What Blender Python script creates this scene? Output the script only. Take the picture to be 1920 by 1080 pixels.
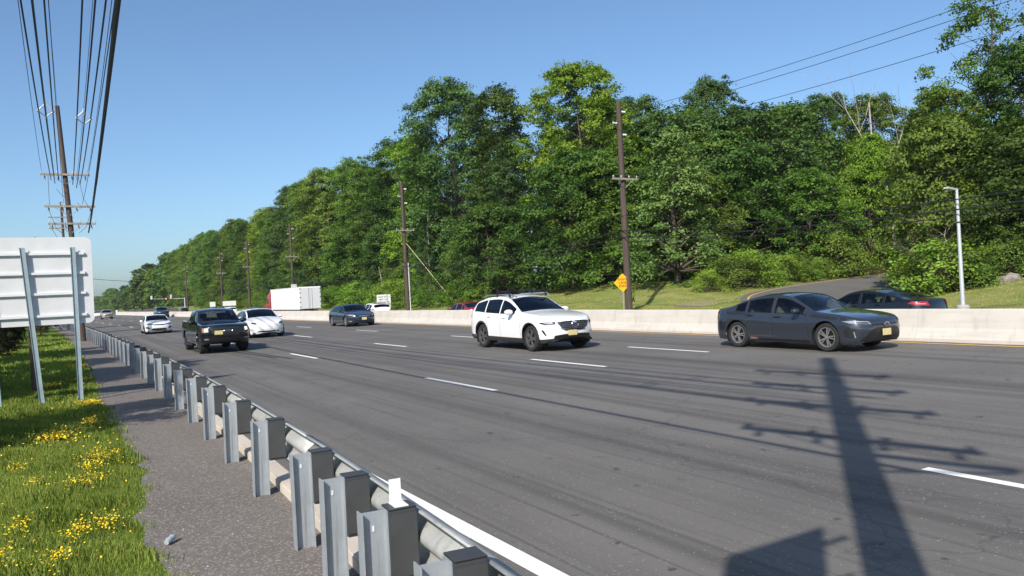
import bpy, bmesh, math, random
import numpy as np
from mathutils import Vector, Matrix
from mathutils.bvhtree import BVHTree

# ------------------------------------------------------------------ clear
for o in list(bpy.data.objects):
    bpy.data.objects.remove(o, do_unlink=True)
S = bpy.context.scene
COL = S.collection
R = math.radians

# ------------------------------------------------------------------ camera
CAM_H = 1.963
yaw, pitch, roll = R(30.3176), R(0.0438), R(-2.8336)
F = Vector((math.sin(yaw)*math.cos(pitch), math.cos(yaw)*math.cos(pitch), math.sin(pitch)))
R0 = Vector((math.cos(yaw), -math.sin(yaw), 0)); U0 = R0.cross(F)
RR = math.cos(roll)*R0 + math.sin(roll)*U0
UU = -math.sin(roll)*R0 + math.cos(roll)*U0
cam = bpy.data.cameras.new('camera'); co = bpy.data.objects.new('camera', cam); COL.objects.link(co)
m = Matrix.Identity(4)
for i in range(3):
    m[i][0] = RR[i]; m[i][1] = UU[i]; m[i][2] = -F[i]
m[0][3], m[1][3], m[2][3] = 0, 0, CAM_H
co.matrix_world = m
cam.sensor_width = 36; cam.lens = 1450/1920*36; cam.clip_start = 0.05; cam.clip_end = 6000
S.camera = co

# ------------------------------------------------------------------ sky and sun
SUN_EL = R(38.0)
AZ = math.atan2(0.775, 0.632)                 # light travels towards this azimuth (from +Y to +X)
ldir = Vector((math.sin(AZ)*math.cos(SUN_EL), math.cos(AZ)*math.cos(SUN_EL), -math.sin(SUN_EL)))
W = bpy.data.worlds.new('World'); S.world = W; W.use_nodes = True
nt = W.node_tree; nt.nodes.clear()
sky = nt.nodes.new('ShaderNodeTexSky'); sky.sky_type = 'NISHITA'; sky.sun_disc = False
sky.sun_elevation = SUN_EL; sky.sun_rotation = AZ + math.pi
sky.altitude = 0; sky.air_density = 0.9; sky.dust_density = 1.5; sky.ozone_density = 5.0
bg = nt.nodes.new('ShaderNodeBackground'); bg.inputs[1].default_value = 0.120
wo = nt.nodes.new('ShaderNodeOutputWorld')
wb = nt.nodes.new('ShaderNodeMix'); wb.data_type = 'RGBA'; wb.blend_type = 'MULTIPLY'; wb.inputs[0].default_value = 1.0; wb.inputs[7].default_value = (.98, 1.04, 1.02, 1)   # camera white balance
nt.links.new(sky.outputs[0], wb.inputs[6]); nt.links.new(wb.outputs[2], bg.inputs[0]); nt.links.new(bg.outputs[0], wo.inputs[0])
sl = bpy.data.lights.new('sun', 'SUN'); sl.energy = 4.3; sl.angle = R(0.53); sl.color = (1.0, 0.93, 0.82)
so = bpy.data.objects.new('sun', sl); COL.objects.link(so)
so.rotation_euler = ldir.to_track_quat('-Z', 'Y').to_euler(); so.location = (-30, -30, 40)
S.view_settings.view_transform = 'Standard'; S.view_settings.look = 'None'
S.view_settings.gamma = 1.0; S.view_settings.exposure = 0.45
S.view_settings.use_curve_mapping = False
S.cycles.max_bounces = 6; S.cycles.diffuse_bounces = 3; S.cycles.glossy_bounces = 3; S.cycles.transmission_bounces = 4; S.cycles.transparent_max_bounces = 12

# ------------------------------------------------------------------ small helpers
def link(o, parent=None):
    COL.objects.link(o)
    if parent is not None: o.parent = parent
    return o
def tag(o, label=None, cat=None, group=None, kind=None):
    if label: o['label'] = label
    if cat: o['category'] = cat
    if group: o['group'] = group
    if kind: o['kind'] = kind
    return o
def empty(name, loc=(0, 0, 0), rz=0.0):
    o = bpy.data.objects.new(name, None); o.empty_display_size = 0.2
    o.location = loc; o.rotation_euler = (0, 0, rz); COL.objects.link(o); return o
def smooth_mesh(me, ang=35):
    n = len(me.polygons)
    if n:
        me.polygons.foreach_set('use_smooth', [True]*n)
        try: me.set_sharp_from_angle(angle=R(ang))
        except Exception: pass
def mesh_obj(name, verts, faces, mat=None, parent=None, smooth=None):
    me = bpy.data.meshes.new(name); me.from_pydata([tuple(v) for v in verts], [], [tuple(f) for f in faces]); me.update()
    if mat: me.materials.append(mat)
    if smooth: smooth_mesh(me, smooth)
    return link(bpy.data.objects.new(name, me), parent)
class MB:
    """collects simple solids into one mesh"""
    def __init__(s): s.v = []; s.f = []
    def add(s, v, f):
        b = len(s.v); s.v += [tuple(p) for p in v]; s.f += [tuple(i+b for i in q) for q in f]; return s
    def box(s, c, d, rot=None):
        x, y, z = d[0]/2, d[1]/2, d[2]/2
        v = [Vector((a*x, b*y, e*z)) for a in (-1, 1) for b in (-1, 1) for e in (-1, 1)]
        if rot is not None: v = [rot @ p for p in v]
        v = [p + Vector(c) for p in v]
        return s.add(v, [(0, 1, 3, 2), (4, 6, 7, 5), (0, 4, 5, 1), (2, 3, 7, 6), (0, 2, 6, 4), (1, 5, 7, 3)])
    def tube(s, pts, rad, n=8, cap=True):
        pts = [Vector(p) for p in pts]
        rad = [float(q) for q in rad] if hasattr(rad, '__len__') else [float(rad)]*len(pts)
        rings = []; up = Vector((0, 0, 1))
        for i, p in enumerate(pts):
            t = (pts[min(i+1, len(pts)-1)] - pts[max(i-1, 0)]).normalized()
            a = t.cross(up)
            if a.length < 0.05: a = t.cross(Vector((1, 0, 0)))
            a.normalize(); b = a.cross(t)
            rings.append([p + rad[i]*(math.cos(2*math.pi*k/n)*a + math.sin(2*math.pi*k/n)*b) for k in range(n)])
        v = [q for r_ in rings for q in r_]; f = []
        for i in range(len(pts)-1):
            for k in range(n):
                f.append((i*n+k, i*n+(k+1) % n, (i+1)*n+(k+1) % n, (i+1)*n+k))
        if cap: f.append(tuple(range(n))[::-1]); f.append(tuple((len(pts)-1)*n+k for k in range(n)))
        return s.add(v, f)
    def lathe(s, prof, c=(0, 0, 0), axis='z', n=16):
        v = []; f = []
        for (r_, h) in prof:
            for k in range(n):
                a = 2*math.pi*k/n
                p = (r_*math.cos(a), r_*math.sin(a), h)
                if axis == 'y': p = (p[0], p[2], p[1])
                if axis == 'x': p = (p[2], p[0], p[1])
                v.append((p[0]+c[0], p[1]+c[1], p[2]+c[2]))
        for i in range(len(prof)-1):
            for k in range(n):
                f.append((i*n+k, i*n+(k+1) % n, (i+1)*n+(k+1) % n, (i+1)*n+k))
        return s.add(v, f)
    def prism(s, poly, z0, z1):
        n = len(poly)
        v = [(p[0], p[1], z0) for p in poly] + [(p[0], p[1], z1) for p in poly]
        f = [tuple(range(n))[::-1], tuple(range(n, 2*n))] + [(i, (i+1) % n, n+(i+1) % n, n+i) for i in range(n)]
        return s.add(v, f)
    def build(s, name, mat, parent=None, smooth=None, bevel=0.0):
        me = bpy.data.meshes.new(name); me.from_pydata(s.v, [], s.f)
        bm = bmesh.new(); bm.from_mesh(me)
        bmesh.ops.recalc_face_normals(bm, faces=bm.faces)
        if bevel > 0:
            es = [e for e in bm.edges if len(e.link_faces) == 2 and e.calc_face_angle(0) > 0.6]
            bmesh.ops.bevel(bm, geom=es, offset=bevel, segments=2, affect='EDGES', clamp_overlap=True)
        bm.to_mesh(me); bm.free()
        if mat: me.materials.append(mat)
        if smooth: smooth_mesh(me, smooth)
        return link(bpy.data.objects.new(name, me), parent)
def copy_tree(o, parent=None):
    c = o.copy(); COL.objects.link(c); c.parent = parent
    for ch in o.children: copy_tree(ch, c)
    return c
def pchip(pts):
    x = np.array([p[0] for p in pts], float); y = np.array([p[1] for p in pts], float)
    h = np.diff(x); d = np.diff(y)/h; m_ = np.zeros(len(x))
    m_[0], m_[-1] = d[0], d[-1]
    for i in range(1, len(x)-1):
        if d[i-1]*d[i] > 0:
            w1 = 2*h[i]+h[i-1]; w2 = h[i]+2*h[i-1]; m_[i] = (w1+w2)/(w1/d[i-1]+w2/d[i])
    def f(t):
        t = np.clip(np.asarray(t, float), x[0], x[-1]); i = np.clip(np.searchsorted(x, t)-1, 0, len(x)-2)
        s_ = (t-x[i])/h[i]
        return ((1+2*s_)*(1-s_)**2*y[i] + s_*(1-s_)**2*h[i]*m_[i] + s_*s_*(3-2*s_)*y[i+1] + s_*s_*(s_-1)*h[i]*m_[i+1])
    return f
def sstep(a, b, x):
    t = np.clip((np.asarray(x, float)-a)/(b-a), 0, 1); return t*t*(3-2*t)

# ------------------------------------------------------------------ materials
def new_mat(name):
    m_ = bpy.data.materials.new(name); m_.use_nodes = True
    nt_ = m_.node_tree; b = nt_.nodes['Principled BSDF']; return m_, nt_, b
def N(nt_, t, **kw):
    n = nt_.nodes.new(t)
    for k, v in kw.items(): setattr(n, k, v)
    return n
def plain(name, col, rough=0.6, metal=0.0, coat=0.0, spec=0.5, var=0.0, scale=6.0, bump=0.0, bscale=40.0):
    m_, t, b = new_mat(name)
    b.inputs['Base Color'].default_value = (*col, 1); b.inputs['Roughness'].default_value = rough
    b.inputs['Metallic'].default_value = metal; b.inputs['Coat Weight'].default_value = coat
    b.inputs['Coat Roughness'].default_value = 0.04; b.inputs['Specular IOR Level'].default_value = spec
    if var > 0 or bump > 0:
        tc = N(t, 'ShaderNodeTexCoord')
    if var > 0:
        nz = N(t, 'ShaderNodeTexNoise'); nz.inputs['Scale'].default_value = scale; nz.inputs['Detail'].default_value = 6
        cr = N(t, 'ShaderNodeValToRGB'); t.links.new(tc.outputs['Object'], nz.inputs['Vector'])
        cr.color_ramp.elements[0].position = 0.3; cr.color_ramp.elements[1].position = 0.72
        cr.color_ramp.elements[0].color = (*[c*(1-var) for c in col], 1)
        cr.color_ramp.elements[1].color = (*[min(1, c*(1+var)) for c in col], 1)
        t.links.new(nz.outputs[0], cr.inputs[0]); t.links.new(cr.outputs[0], b.inputs['Base Color'])
    if bump > 0:
        n2 = N(t, 'ShaderNodeTexNoise'); n2.inputs['Scale'].default_value = bscale; n2.inputs['Detail'].default_value = 4
        bp = N(t, 'ShaderNodeBump'); bp.inputs['Strength'].default_value = bump; bp.inputs['Distance'].default_value = 0.02
        t.links.new(tc.outputs['Object'], n2.inputs['Vector']); t.links.new(n2.outputs[0], bp.inputs['Height']); t.links.new(bp.outputs[0], b.inputs['Normal'])
    return m_
def mixcol(t, fac, a, b_, blend='MIX'):
    n = N(t, 'ShaderNodeMix', data_type='RGBA', blend_type=blend)
    for sock, val in ((n.inputs[0], fac), (n.inputs[6], a), (n.inputs[7], b_)):
        if hasattr(val, 'is_output') or isinstance(val, bpy.types.NodeSocket): t.links.new(val, sock)
        elif isinstance(val, (int, float)): sock.default_value = val
        else: sock.default_value = (*val, 1)
    return n.outputs[2]
def noise(t, vec, scale, detail=4, rough=0.55, lo=0.0, hi=1.0):
    n = N(t, 'ShaderNodeTexNoise'); n.inputs['Scale'].default_value = scale
    n.inputs['Detail'].default_value = detail; n.inputs['Roughness'].default_value = rough
    t.links.new(vec, n.inputs['Vector'])
    mr = N(t, 'ShaderNodeMapRange'); mr.inputs[1].default_value = lo; mr.inputs[2].default_value = hi
    t.links.new(n.outputs[0], mr.inputs[0]); return mr.outputs[0]
def mapping(t, vec, scale):
    n = N(t, 'ShaderNodeMapping'); n.inputs['Scale'].default_value = scale; t.links.new(vec, n.inputs[0]); return n.outputs[0]

def asphalt(name, base, dark, streak=True, chip=0.0, chipcol=(.3, .28, .26)):
    m_, t, b = new_mat(name); tc = N(t, 'ShaderNodeTexCoord').outputs['Object']
    big = noise(t, tc, 0.35, 5, .6, .35, .7)
    c = mixcol(t, big, base, dark)
    if streak:   # tyre-polished bands and oily streaks running along the lanes
        st = noise(t, mapping(t, tc, (1.5, 0.016, 1)), 1.0, 5, .65, .46, .72)
        c = mixcol(t, st, c, tuple(x*.62 for x in dark))
        st2 = noise(t, mapping(t, tc, (9.0, 0.10, 1)), 1.0, 3, .5, .60, .76)
        c = mixcol(t, st2, c, tuple(x*.75 for x in dark))
        # cracks sealed with tar
        vo = N(t, 'ShaderNodeTexVoronoi', feature='DISTANCE_TO_EDGE'); vo.inputs['Scale'].default_value = 0.16
        nz = N(t, 'ShaderNodeTexNoise'); nz.inputs['Scale'].default_value = .9; nz.inputs['Detail'].default_value = 6
        t.links.new(tc, nz.inputs['Vector'])
        va = N(t, 'ShaderNodeVectorMath', operation='ADD'); sc = N(t, 'ShaderNodeVectorMath', operation='SCALE'); sc.inputs['Scale'].default_value = 2.0
        t.links.new(nz.outputs['Color'], sc.inputs[0]); t.links.new(tc, va.inputs[0]); t.links.new(sc.outputs[0], va.inputs[1]); t.links.new(va.outputs[0], vo.inputs['Vector'])
        mr = N(t, 'ShaderNodeMapRange'); mr.inputs[1].default_value = 0.0015; mr.inputs[2].default_value = 0.005; mr.inputs[3].default_value = .26; mr.inputs[4].default_value = 0
        t.links.new(vo.outputs['Distance'], mr.inputs[0])
        c = mixcol(t, mr.outputs[0], c, tuple(x*.35 for x in dark))
        spots = noise(t, tc, 4.2, 4, .55, .66, .73)
        c = mixcol(t, spots, c, tuple(x*.55 for x in dark))
    gr = noise(t, tc, 95 if chip > .1 else 150, 3, .7, .3, .7)
    c = mixcol(t, .55, c, mixcol(t, gr, (.35, .35, .35), (.75, .74, .72)), 'OVERLAY')
    if chip > 0:
        vo = N(t, 'ShaderNodeTexVoronoi'); vo.inputs['Scale'].default_value = 70; t.links.new(tc, vo.inputs['Vector'])
        sep = N(t, 'ShaderNodeSeparateColor'); t.links.new(vo.outputs['Color'], sep.inputs[0])
        mr = N(t, 'ShaderNodeMapRange'); mr.inputs[1].default_value = 1-chip; mr.inputs[2].default_value = 1; t.links.new(sep.outputs[0], mr.inputs[0])
        c = mixcol(t, mr.outputs[0], c, chipcol)
    t.links.new(c, b.inputs['Base Color'])
    b.inputs['Roughness'].default_value = 0.86; b.inputs['Specular IOR Level'].default_value = 0.3
    n2 = N(t, 'ShaderNodeTexNoise'); n2.inputs['Scale'].default_value = 120; n2.inputs['Detail'].default_value = 3
    t.links.new(tc, n2.inputs['Vector'])
    bp = N(t, 'ShaderNodeBump'); bp.inputs['Strength'].default_value = .5; bp.inputs['Distance'].default_value = .006
    t.links.new(n2.outputs[0], bp.inputs['Height']); t.links.new(bp.outputs[0], b.inputs['Normal'])
    return m_
M = {}
M['road'] = asphalt('road asphalt', (.146, .138, .131), (.112, .106, .102), chip=.035, chipcol=(.24, .225, .215))
M['oproad'] = asphalt('opposite road asphalt', (.11, .105, .10), (.085, .08, .078))
M['ramp'] = asphalt('ramp asphalt', (.13, .125, .12), (.105, .10, .096), streak=False)
M['path'] = asphalt('path asphalt', (.150, .133, .122), (.112, .099, .091), streak=False, chip=.3, chipcol=(.30, .27, .25))
def paint_mat(name, col, wear=.35):
    m_, t, b = new_mat(name); tc = N(t, 'ShaderNodeTexCoord').outputs['Object']
    w = noise(t, tc, 22, 6, .7, .52, .74); w2 = noise(t, tc, 2.0, 3, .6, .4, .7)
    mu = N(t, 'ShaderNodeMath', operation='MULTIPLY'); t.links.new(w, mu.inputs[0]); t.links.new(w2, mu.inputs[1])
    mu2 = N(t, 'ShaderNodeMath', operation='MULTIPLY'); mu2.inputs[1].default_value = wear*2; mu2.use_clamp = True; t.links.new(mu.outputs[0], mu2.inputs[0])
    t.links.new(mixcol(t, mu2.outputs[0], col, (.16, .15, .145)), b.inputs['Base Color']); b.inputs['Roughness'].default_value = .7
    return m_
M['white_paint'] = paint_mat('white road paint', (.80, .79, .76))
M['yellow_paint'] = paint_mat('yellow road paint', (.68, .40, .07))
def concrete(name, a, b2):
    m_, t, b = new_mat(name); tc = N(t, 'ShaderNodeTexCoord').outputs['Object']
    c = mixcol(t, noise(t, tc, 1.4, 6, .6, .3, .7), a, b2)
    st = noise(t, mapping(t, tc, (3, 3, .35)), 1.6, 5, .6, .56, .8)
    c = mixcol(t, st, c, tuple(x*.76 for x in b2))
    st3 = noise(t, mapping(t, tc, (1.2, .35, 6)), 1.0, 5, .65, .55, .75)
    c = mixcol(t, st3, c, tuple(x*.90 for x in b2))
    c = mixcol(t, noise(t, tc, 60, 3, .6, .6, .75), c, tuple(x*.75 for x in b2))
    t.links.new(c, b.inputs['Base Color']); b.inputs['Roughness'].default_value = .9
    n2 = N(t, 'ShaderNodeTexNoise'); n2.inputs['Scale'].default_value = 30; t.links.new(tc, n2.inputs['Vector'])
    bp = N(t, 'ShaderNodeBump'); bp.inputs['Strength'].default_value = .25; bp.inputs['Distance'].default_value = .01
    t.links.new(n2.outputs[0], bp.inputs['Height']); t.links.new(bp.outputs[0], b.inputs['Normal'])
    return m_
M['barrier'] = concrete('barrier concrete', (.55, .515, .47), (.485, .45, .41))
M['kerb'] = concrete('kerb concrete', (.60, .53, .45), (.48, .42, .36))
M['footing'] = concrete('lamp footing concrete', (.40, .37, .35), (.30, .28, .26))
def galv(name, col, rough=.5, metal=.25):
    m_, t, b = new_mat(name); tc = N(t, 'ShaderNodeTexCoord').outputs['Object']
    c = mixcol(t, noise(t, tc, 4, 6, .65, .3, .7), tuple(x*.8 for x in col), tuple(min(1, x*1.12) for x in col))
    st = noise(t, mapping(t, tc, (18, 18, 1.2)), 1, 4, .6, .55, .75)
    c = mixcol(t, st, c, tuple(x*.66 for x in col))
    t.links.new(c, b.inputs['Base Color']); b.inputs['Roughness'].default_value = rough; b.inputs['Metallic'].default_value = metal
    return m_
M['galv'] = galv('galvanised steel', (.34, .37, .40))
M['rail'] = galv('weathered rail steel', (.42, .42, .41), .55, .3)
M['block'] = plain('dark blockout plastic', (.045, .047, .05), .55, var=.2, scale=5)
M['signback'] = plain('aluminium sign back', (.62, .63, .65), .5, .0, var=.06, scale=3)
M['signrib'] = plain('sign stiffener aluminium', (.72, .73, .75), .45, .1)
M['signpost'] = galv('sign post steel', (.33, .41, .46), .5, .2)
M['signwhite'] = plain('white sign face', (.74, .74, .74), .5)
M['signyellow'] = plain('yellow sign face', (.90, .44, .01), .45)
M['ink'] = plain('black sign lettering', (.012, .012, .014), .6)
M['inkbrown'] = plain('sign lettering', (.10, .035, .005), .6)
def woodpole(name, col):
    m_, t, b = new_mat(name); tc = N(t, 'ShaderNodeTexCoord').outputs['Object']
    c = mixcol(t, noise(t, mapping(t, tc, (14, 14, .6)), 1, 6, .6, .3, .7), tuple(x*.6 for x in col), tuple(x*1.35 for x in col))
    t.links.new(c, b.inputs['Base Color']); b.inputs['Roughness'].default_value = .85
    return m_
M['pole'] = woodpole('creosoted pole wood', (.075, .052, .042))
M['arm'] = woodpole('weathered crossarm wood', (.30, .26, .22))
M['insul'] = plain('pale porcelain', (.62, .63, .64), .25)
M['insdark'] = plain('brown porcelain', (.05, .028, .022), .3)
M['wire'] = plain('black cable sheath', (.012, .011, .012), .6)
M['wiregrey'] = plain('grey wire', (.05, .05, .055), .5)
M['guy'] = plain('yellow guy guard', (.62, .60, .26), .6)
M['lampmetal'] = plain('aluminium lamp post', (.58, .60, .62), .4, .35)
M['bark'] = woodpole('tree bark', (.085, .066, .05))
M['deadwood'] = woodpole('bleached dead wood', (.34, .30, .26))
M['drybrush'] = woodpole('dry brown twigs', (.17, .10, .075))
M['rock'] = plain('grey brown rock', (.26, .22, .19), .9, var=.3, scale=4, bump=.6, bscale=12)
M['darkwall'] = plain('dark weathered wall', (.075, .064, .06), .9, var=.2, scale=2)

def leafmat(name, a, b2, tr=.28):
    m_, t, b = new_mat(name)
    at = N(t, 'ShaderNodeAttribute'); at.attribute_name = 'tone'
    oi = N(t, 'ShaderNodeObjectInfo')
    a = (a[0]*1.45, a[1]*1.45, a[2]*1.1); b2 = (b2[0]*1.45, b2[1]*1.45, b2[2]*1.1)
    c = mixcol(t, at.outputs['Fac'], a, b2)
    hs = N(t, 'ShaderNodeHueSaturation')
    mr = N(t, 'ShaderNodeMapRange'); mr.inputs[3].default_value = .78; mr.inputs[4].default_value = 1.2; t.links.new(oi.outputs['Random'], mr.inputs[0])
    mh = N(t, 'ShaderNodeMapRange'); mh.inputs[3].default_value = .482; mh.inputs[4].default_value = .512
    mu = N(t, 'ShaderNodeMath', operation='FRACT'); mm = N(t, 'ShaderNodeMath', operation='MULTIPLY'); mm.inputs[1].default_value = 7.31
    t.links.new(oi.outputs['Random'], mm.inputs[0]); t.links.new(mm.outputs[0], mu.inputs[0]); t.links.new(mu.outputs[0], mh.inputs[0])
    t.links.new(mh.outputs[0], hs.inputs['Hue']); t.links.new(mr.outputs[0], hs.inputs['Value']); t.links.new(c, hs.inputs['Color'])
    b.inputs['Roughness'].default_value = .55; b.inputs['Specular IOR Level'].default_value = .22
    t.links.new(hs.outputs[0], b.inputs['Base Color'])
    tl = N(t, 'ShaderNodeBsdfTranslucent')
    t.links.new(mixcol(t, 1.0, hs.outputs[0], (1.0, 1.25, .45), 'MULTIPLY'), tl.inputs['Color'])
    mx = N(t, 'ShaderNodeMixShader'); mx.inputs[0].default_value = tr
    out = t.nodes['Material Output']
    t.links.new(b.outputs[0], mx.inputs[1]); t.links.new(tl.outputs[0], mx.inputs[2]); t.links.new(mx.outputs[0], out.inputs[0])
    return m_
M['leaf_dark'] = leafmat('dark green leaves', (.032, .066, .017), (.076, .130, .028))
M['leaf_mid'] = leafmat('green leaves', (.048, .098, .018), (.110, .180, .032))
M['leaf_olive'] = leafmat('olive green leaves', (.062, .104, .022), (.125, .180, .038))
M['leaf_bright'] = leafmat('bright yellow green leaves', (.088, .148, .018), (.175, .25, .036), .35)
M['leaf_pale'] = leafmat('pale silvery green leaves', (.072, .145, .038), (.185, .262, .10))
M['leaf_blue'] = leafmat('cool green leaves', (.034, .072, .024), (.074, .132, .042))
M['leaf_shade'] = leafmat('brownish foliage in painted shade', (.024, .024, .015), (.048, .045, .025))  # leaf colour darkened to stand in for the shade on the left verge
M['shrub'] = leafmat('bright shrub leaves', (.085, .155, .022), (.165, .26, .045), .3)
M['grass'] = leafmat('lush grass blades', (.100, .134, .028), (.205, .238, .070), .35)
M['petal'] = plain('yellow petals', (.80, .56, .015), .6)
# ------------------------------------------------------------------ lie of the land
def off(y):
    return -0.45*np.log1p(np.exp((np.asarray(y, float)-45)/15))
def zr(x): return 0.0094*x
def zop(y): return 0.02 - 0.0038*np.clip(np.asarray(y, float), -20, 100)
def postx(y):
    return 1.95 - 0.9*np.exp(-np.maximum(np.asarray(y, float), -2.0)/8.0) + off(y)
RAMP = [(27.0, 10.0), (29.0, 17.0), (32.0, 23.5), (36.5, 29.5), (42.0, 34.0), (48.0, 36.6), (56.0, 37.8), (68, 38.5), (90, 40)]
_rx = pchip([(i, p[0]) for i, p in enumerate(RAMP)]); _ry = pchip([(i, p[1]) for i, p in enumerate(RAMP)])
RT = np.linspace(0, len(RAMP)-1, 90); RC = np.stack([_rx(RT), _ry(RT)], 1)
_d = np.gradient(RC, axis=0); _d /= np.linalg.norm(_d, axis=1)[:, None]; NRM = np.stack([-_d[:, 1], _d[:, 0]], 1)
def zramp(x, s_): return zlow(x) + .105*np.clip(s_, -3.6, 3.6)*sstep(32, 36, x)
def zlow(x): return np.clip(.26 + .04*(np.asarray(x, float)-34.5), .10, 2.2)
def zhigh(x): return .22 + 1.75*sstep(31, 44, x) + .05*np.clip(np.asarray(x, float)-44, 0, 90)
def terrain(x, y):
    x = np.asarray(x, float); y = np.asarray(y, float); xs = x - off(y)
    base = np.where(xs < 1.2, 0.0, np.where(xs < 18.6, zr(xs)-.07, zop(y)-.06))
    bank = zlow(x) + (zhigh(x)-zlow(x))*sstep(37, 50, y)
    bank = bank + .75*sstep(33, 45, x)*sstep(26.5, 21, y)
    bank = bank - .33*sstep(33, 37, x)*sstep(60, 40, x)*sstep(36, 31, y)*sstep(14, 24, y)
    k = sstep(30.0, 32.0, x)
    z = base*(1-k) + bank*k
    # the ramp is cut into the bank
    d = np.full(x.shape, 1e9); sgn = np.zeros(x.shape)
    for (cx, cy), (nx_, ny_) in zip(RC, NRM):
        dd = np.hypot(x-cx, y-cy); k_ = dd < d; d = np.where(k_, dd, d); sgn = np.where(k_, (x-cx)*nx_+(y-cy)*ny_, sgn)
    kr = sstep(6.0, 3.6, d)*(x > 29)
    z = z*(1-kr) + (np.where(x > 30.6, zramp(x, sgn), np.minimum(zlow(x), zop(y)))-.05)*kr
    lump = .05*np.sin(x*.9+y*.31)*np.sin(y*.57-x*.2)
    z = z + np.where((xs < .2), lump*sstep(.2, -4, xs)*1.6, 0) + np.where(x > 33, lump*2.2*(1-kr), 0)
    z = z - .35*sstep(-4, -25, x)
    return z
def grid_mesh(name, xs, ys, zf, mat, parent=None):
    X, Y = np.meshgrid(xs, ys, indexing='ij'); Z = zf(X, Y)
    v = np.stack([X, Y, Z], -1).reshape(-1, 3); nx, ny = len(xs), len(ys)
    i, j = np.meshgrid(np.arange(nx-1), np.arange(ny-1), indexing='ij'); a = (i*ny+j).ravel()
    f = np.stack([a, a+ny, a+ny+1, a+1], 1)
    me = bpy.data.meshes.new(name); me.from_pydata(v.tolist(), [], f.tolist()); me.update()
    me.materials.append(mat); me.polygons.foreach_set('use_smooth', [True]*len(me.polygons))
    return link(bpy.data.objects.new(name, me), parent)
def ground_mat():
    m_, t, b = new_mat('ground turf'); tc = N(t, 'ShaderNodeTexCoord').outputs['Object']
    sep = N(t, 'ShaderNodeSeparateXYZ'); t.links.new(tc, sep.inputs[0])
    lush = mixcol(t, noise(t, tc, 1.1, 6, .6, .3, .7), (.070, .118, .018), (.125, .18, .032))
    mow = mixcol(t, noise(t, tc, .55, 6, .6, .32, .68), (.155, .180, .045), (.245, .245, .09))
    mow = mixcol(t, noise(t, tc, .23, 4, .6, .52, .68), mow, (.13, .20, .035))
    mow = mixcol(t, noise(t, mapping(t, tc, (1.4, .5, 1)), .42, 5, .65, .60, .74), mow, (.27, .20, .125))
    vd = N(t, 'ShaderNodeVectorMath', operation='DISTANCE'); t.links.new(mapping(t, tc, (1, .55, 0)), vd.inputs[0]); vd.inputs[1].default_value = (36.2, 37.6*.55, 0)
    dn = noise(t, tc, .9, 5, .6, .2, .8); ad = N(t, 'ShaderNodeMath', operation='MULTIPLY_ADD'); t.links.new(dn, ad.inputs[0]); ad.inputs[1].default_value = 1.6; t.links.new(vd.outputs['Value'], ad.inputs[2])
    dm = N(t, 'ShaderNodeMapRange'); dm.inputs[1].default_value = 1.3; dm.inputs[2].default_value = 2.6; dm.inputs[3].default_value = .85; dm.inputs[4].default_value = 0; t.links.new(ad.outputs[0], dm.inputs[0])
    mow = mixcol(t, dm.outputs[0], mow, (.27, .22, .17))
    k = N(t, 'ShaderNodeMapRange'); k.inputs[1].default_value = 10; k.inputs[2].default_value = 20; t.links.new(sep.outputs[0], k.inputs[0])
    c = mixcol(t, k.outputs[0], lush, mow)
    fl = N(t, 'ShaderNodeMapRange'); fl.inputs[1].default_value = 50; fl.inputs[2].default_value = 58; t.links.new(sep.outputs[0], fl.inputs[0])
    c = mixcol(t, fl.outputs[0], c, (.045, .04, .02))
    c = mixcol(t, .6, c, mixcol(t, noise(t, tc, 26, 4, .7, .3, .7), (.3, .3, .3), (.72, .72, .7)), 'OVERLAY')
    t.links.new(c, b.inputs['Base Color']); b.inputs['Roughness'].default_value = .95; b.inputs['Specular IOR Level'].default_value = .1
    n2 = N(t, 'ShaderNodeTexNoise'); n2.inputs['Scale'].default_value = 14; n2.inputs['Detail'].default_value = 6; t.links.new(tc, n2.inputs['Vector'])
    bp = N(t, 'ShaderNodeBump'); bp.inputs['Strength'].default_value = .9; bp.inputs['Distance'].default_value = .06
    t.links.new(n2.outputs[0], bp.inputs['Height']); t.links.new(bp.outputs[0], b.inputs['Normal'])
    return m_
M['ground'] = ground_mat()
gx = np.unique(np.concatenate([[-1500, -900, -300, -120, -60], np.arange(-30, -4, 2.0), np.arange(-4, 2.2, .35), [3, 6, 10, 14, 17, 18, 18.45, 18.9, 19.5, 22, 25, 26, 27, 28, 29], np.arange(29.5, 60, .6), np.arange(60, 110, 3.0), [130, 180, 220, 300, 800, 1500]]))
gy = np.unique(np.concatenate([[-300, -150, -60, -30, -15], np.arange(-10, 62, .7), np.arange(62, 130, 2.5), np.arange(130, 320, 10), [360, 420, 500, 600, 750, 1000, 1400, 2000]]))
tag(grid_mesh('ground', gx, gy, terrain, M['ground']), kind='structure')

def strip(name, lf, rf, ys, zf, mat, parent=None, nx=2):
    """sheet between two edges x=lf(y) and x=rf(y)"""
    v = []; f = []
    for y in ys:
        a, b = float(lf(y)), float(rf(y))
        for k in range(nx):
            x = a+(b-a)*k/(nx-1); v.append((x, y, float(zf(x, y))))
    for i in range(len(ys)-1):
        for k in range(nx-1):
            q = i*nx+k; f.append((q, q+1, q+nx+1, q+nx))
    return mesh_obj(name, v, f, mat, parent)
YS = np.unique(np.concatenate([[-40, -20], np.arange(-10, 60, 1.0), np.arange(60, 240, 4), np.arange(240, 760, 20)]))
zroad = lambda x, y: zr(x-float(off(y)))
road = strip('highway_road', lambda y: postx(y)+.46, lambda y: 18.75+off(y), YS, zroad, M['road'], nx=8)
tag(road, kind='structure')
oproad = strip('opposite_road', lambda y: 18.6+off(y), lambda y: 30.4+0*y, YS, lambda x, y: zop(y)+.0*x, M['oproad'], nx=4)
tag(oproad, kind='structure')
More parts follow.
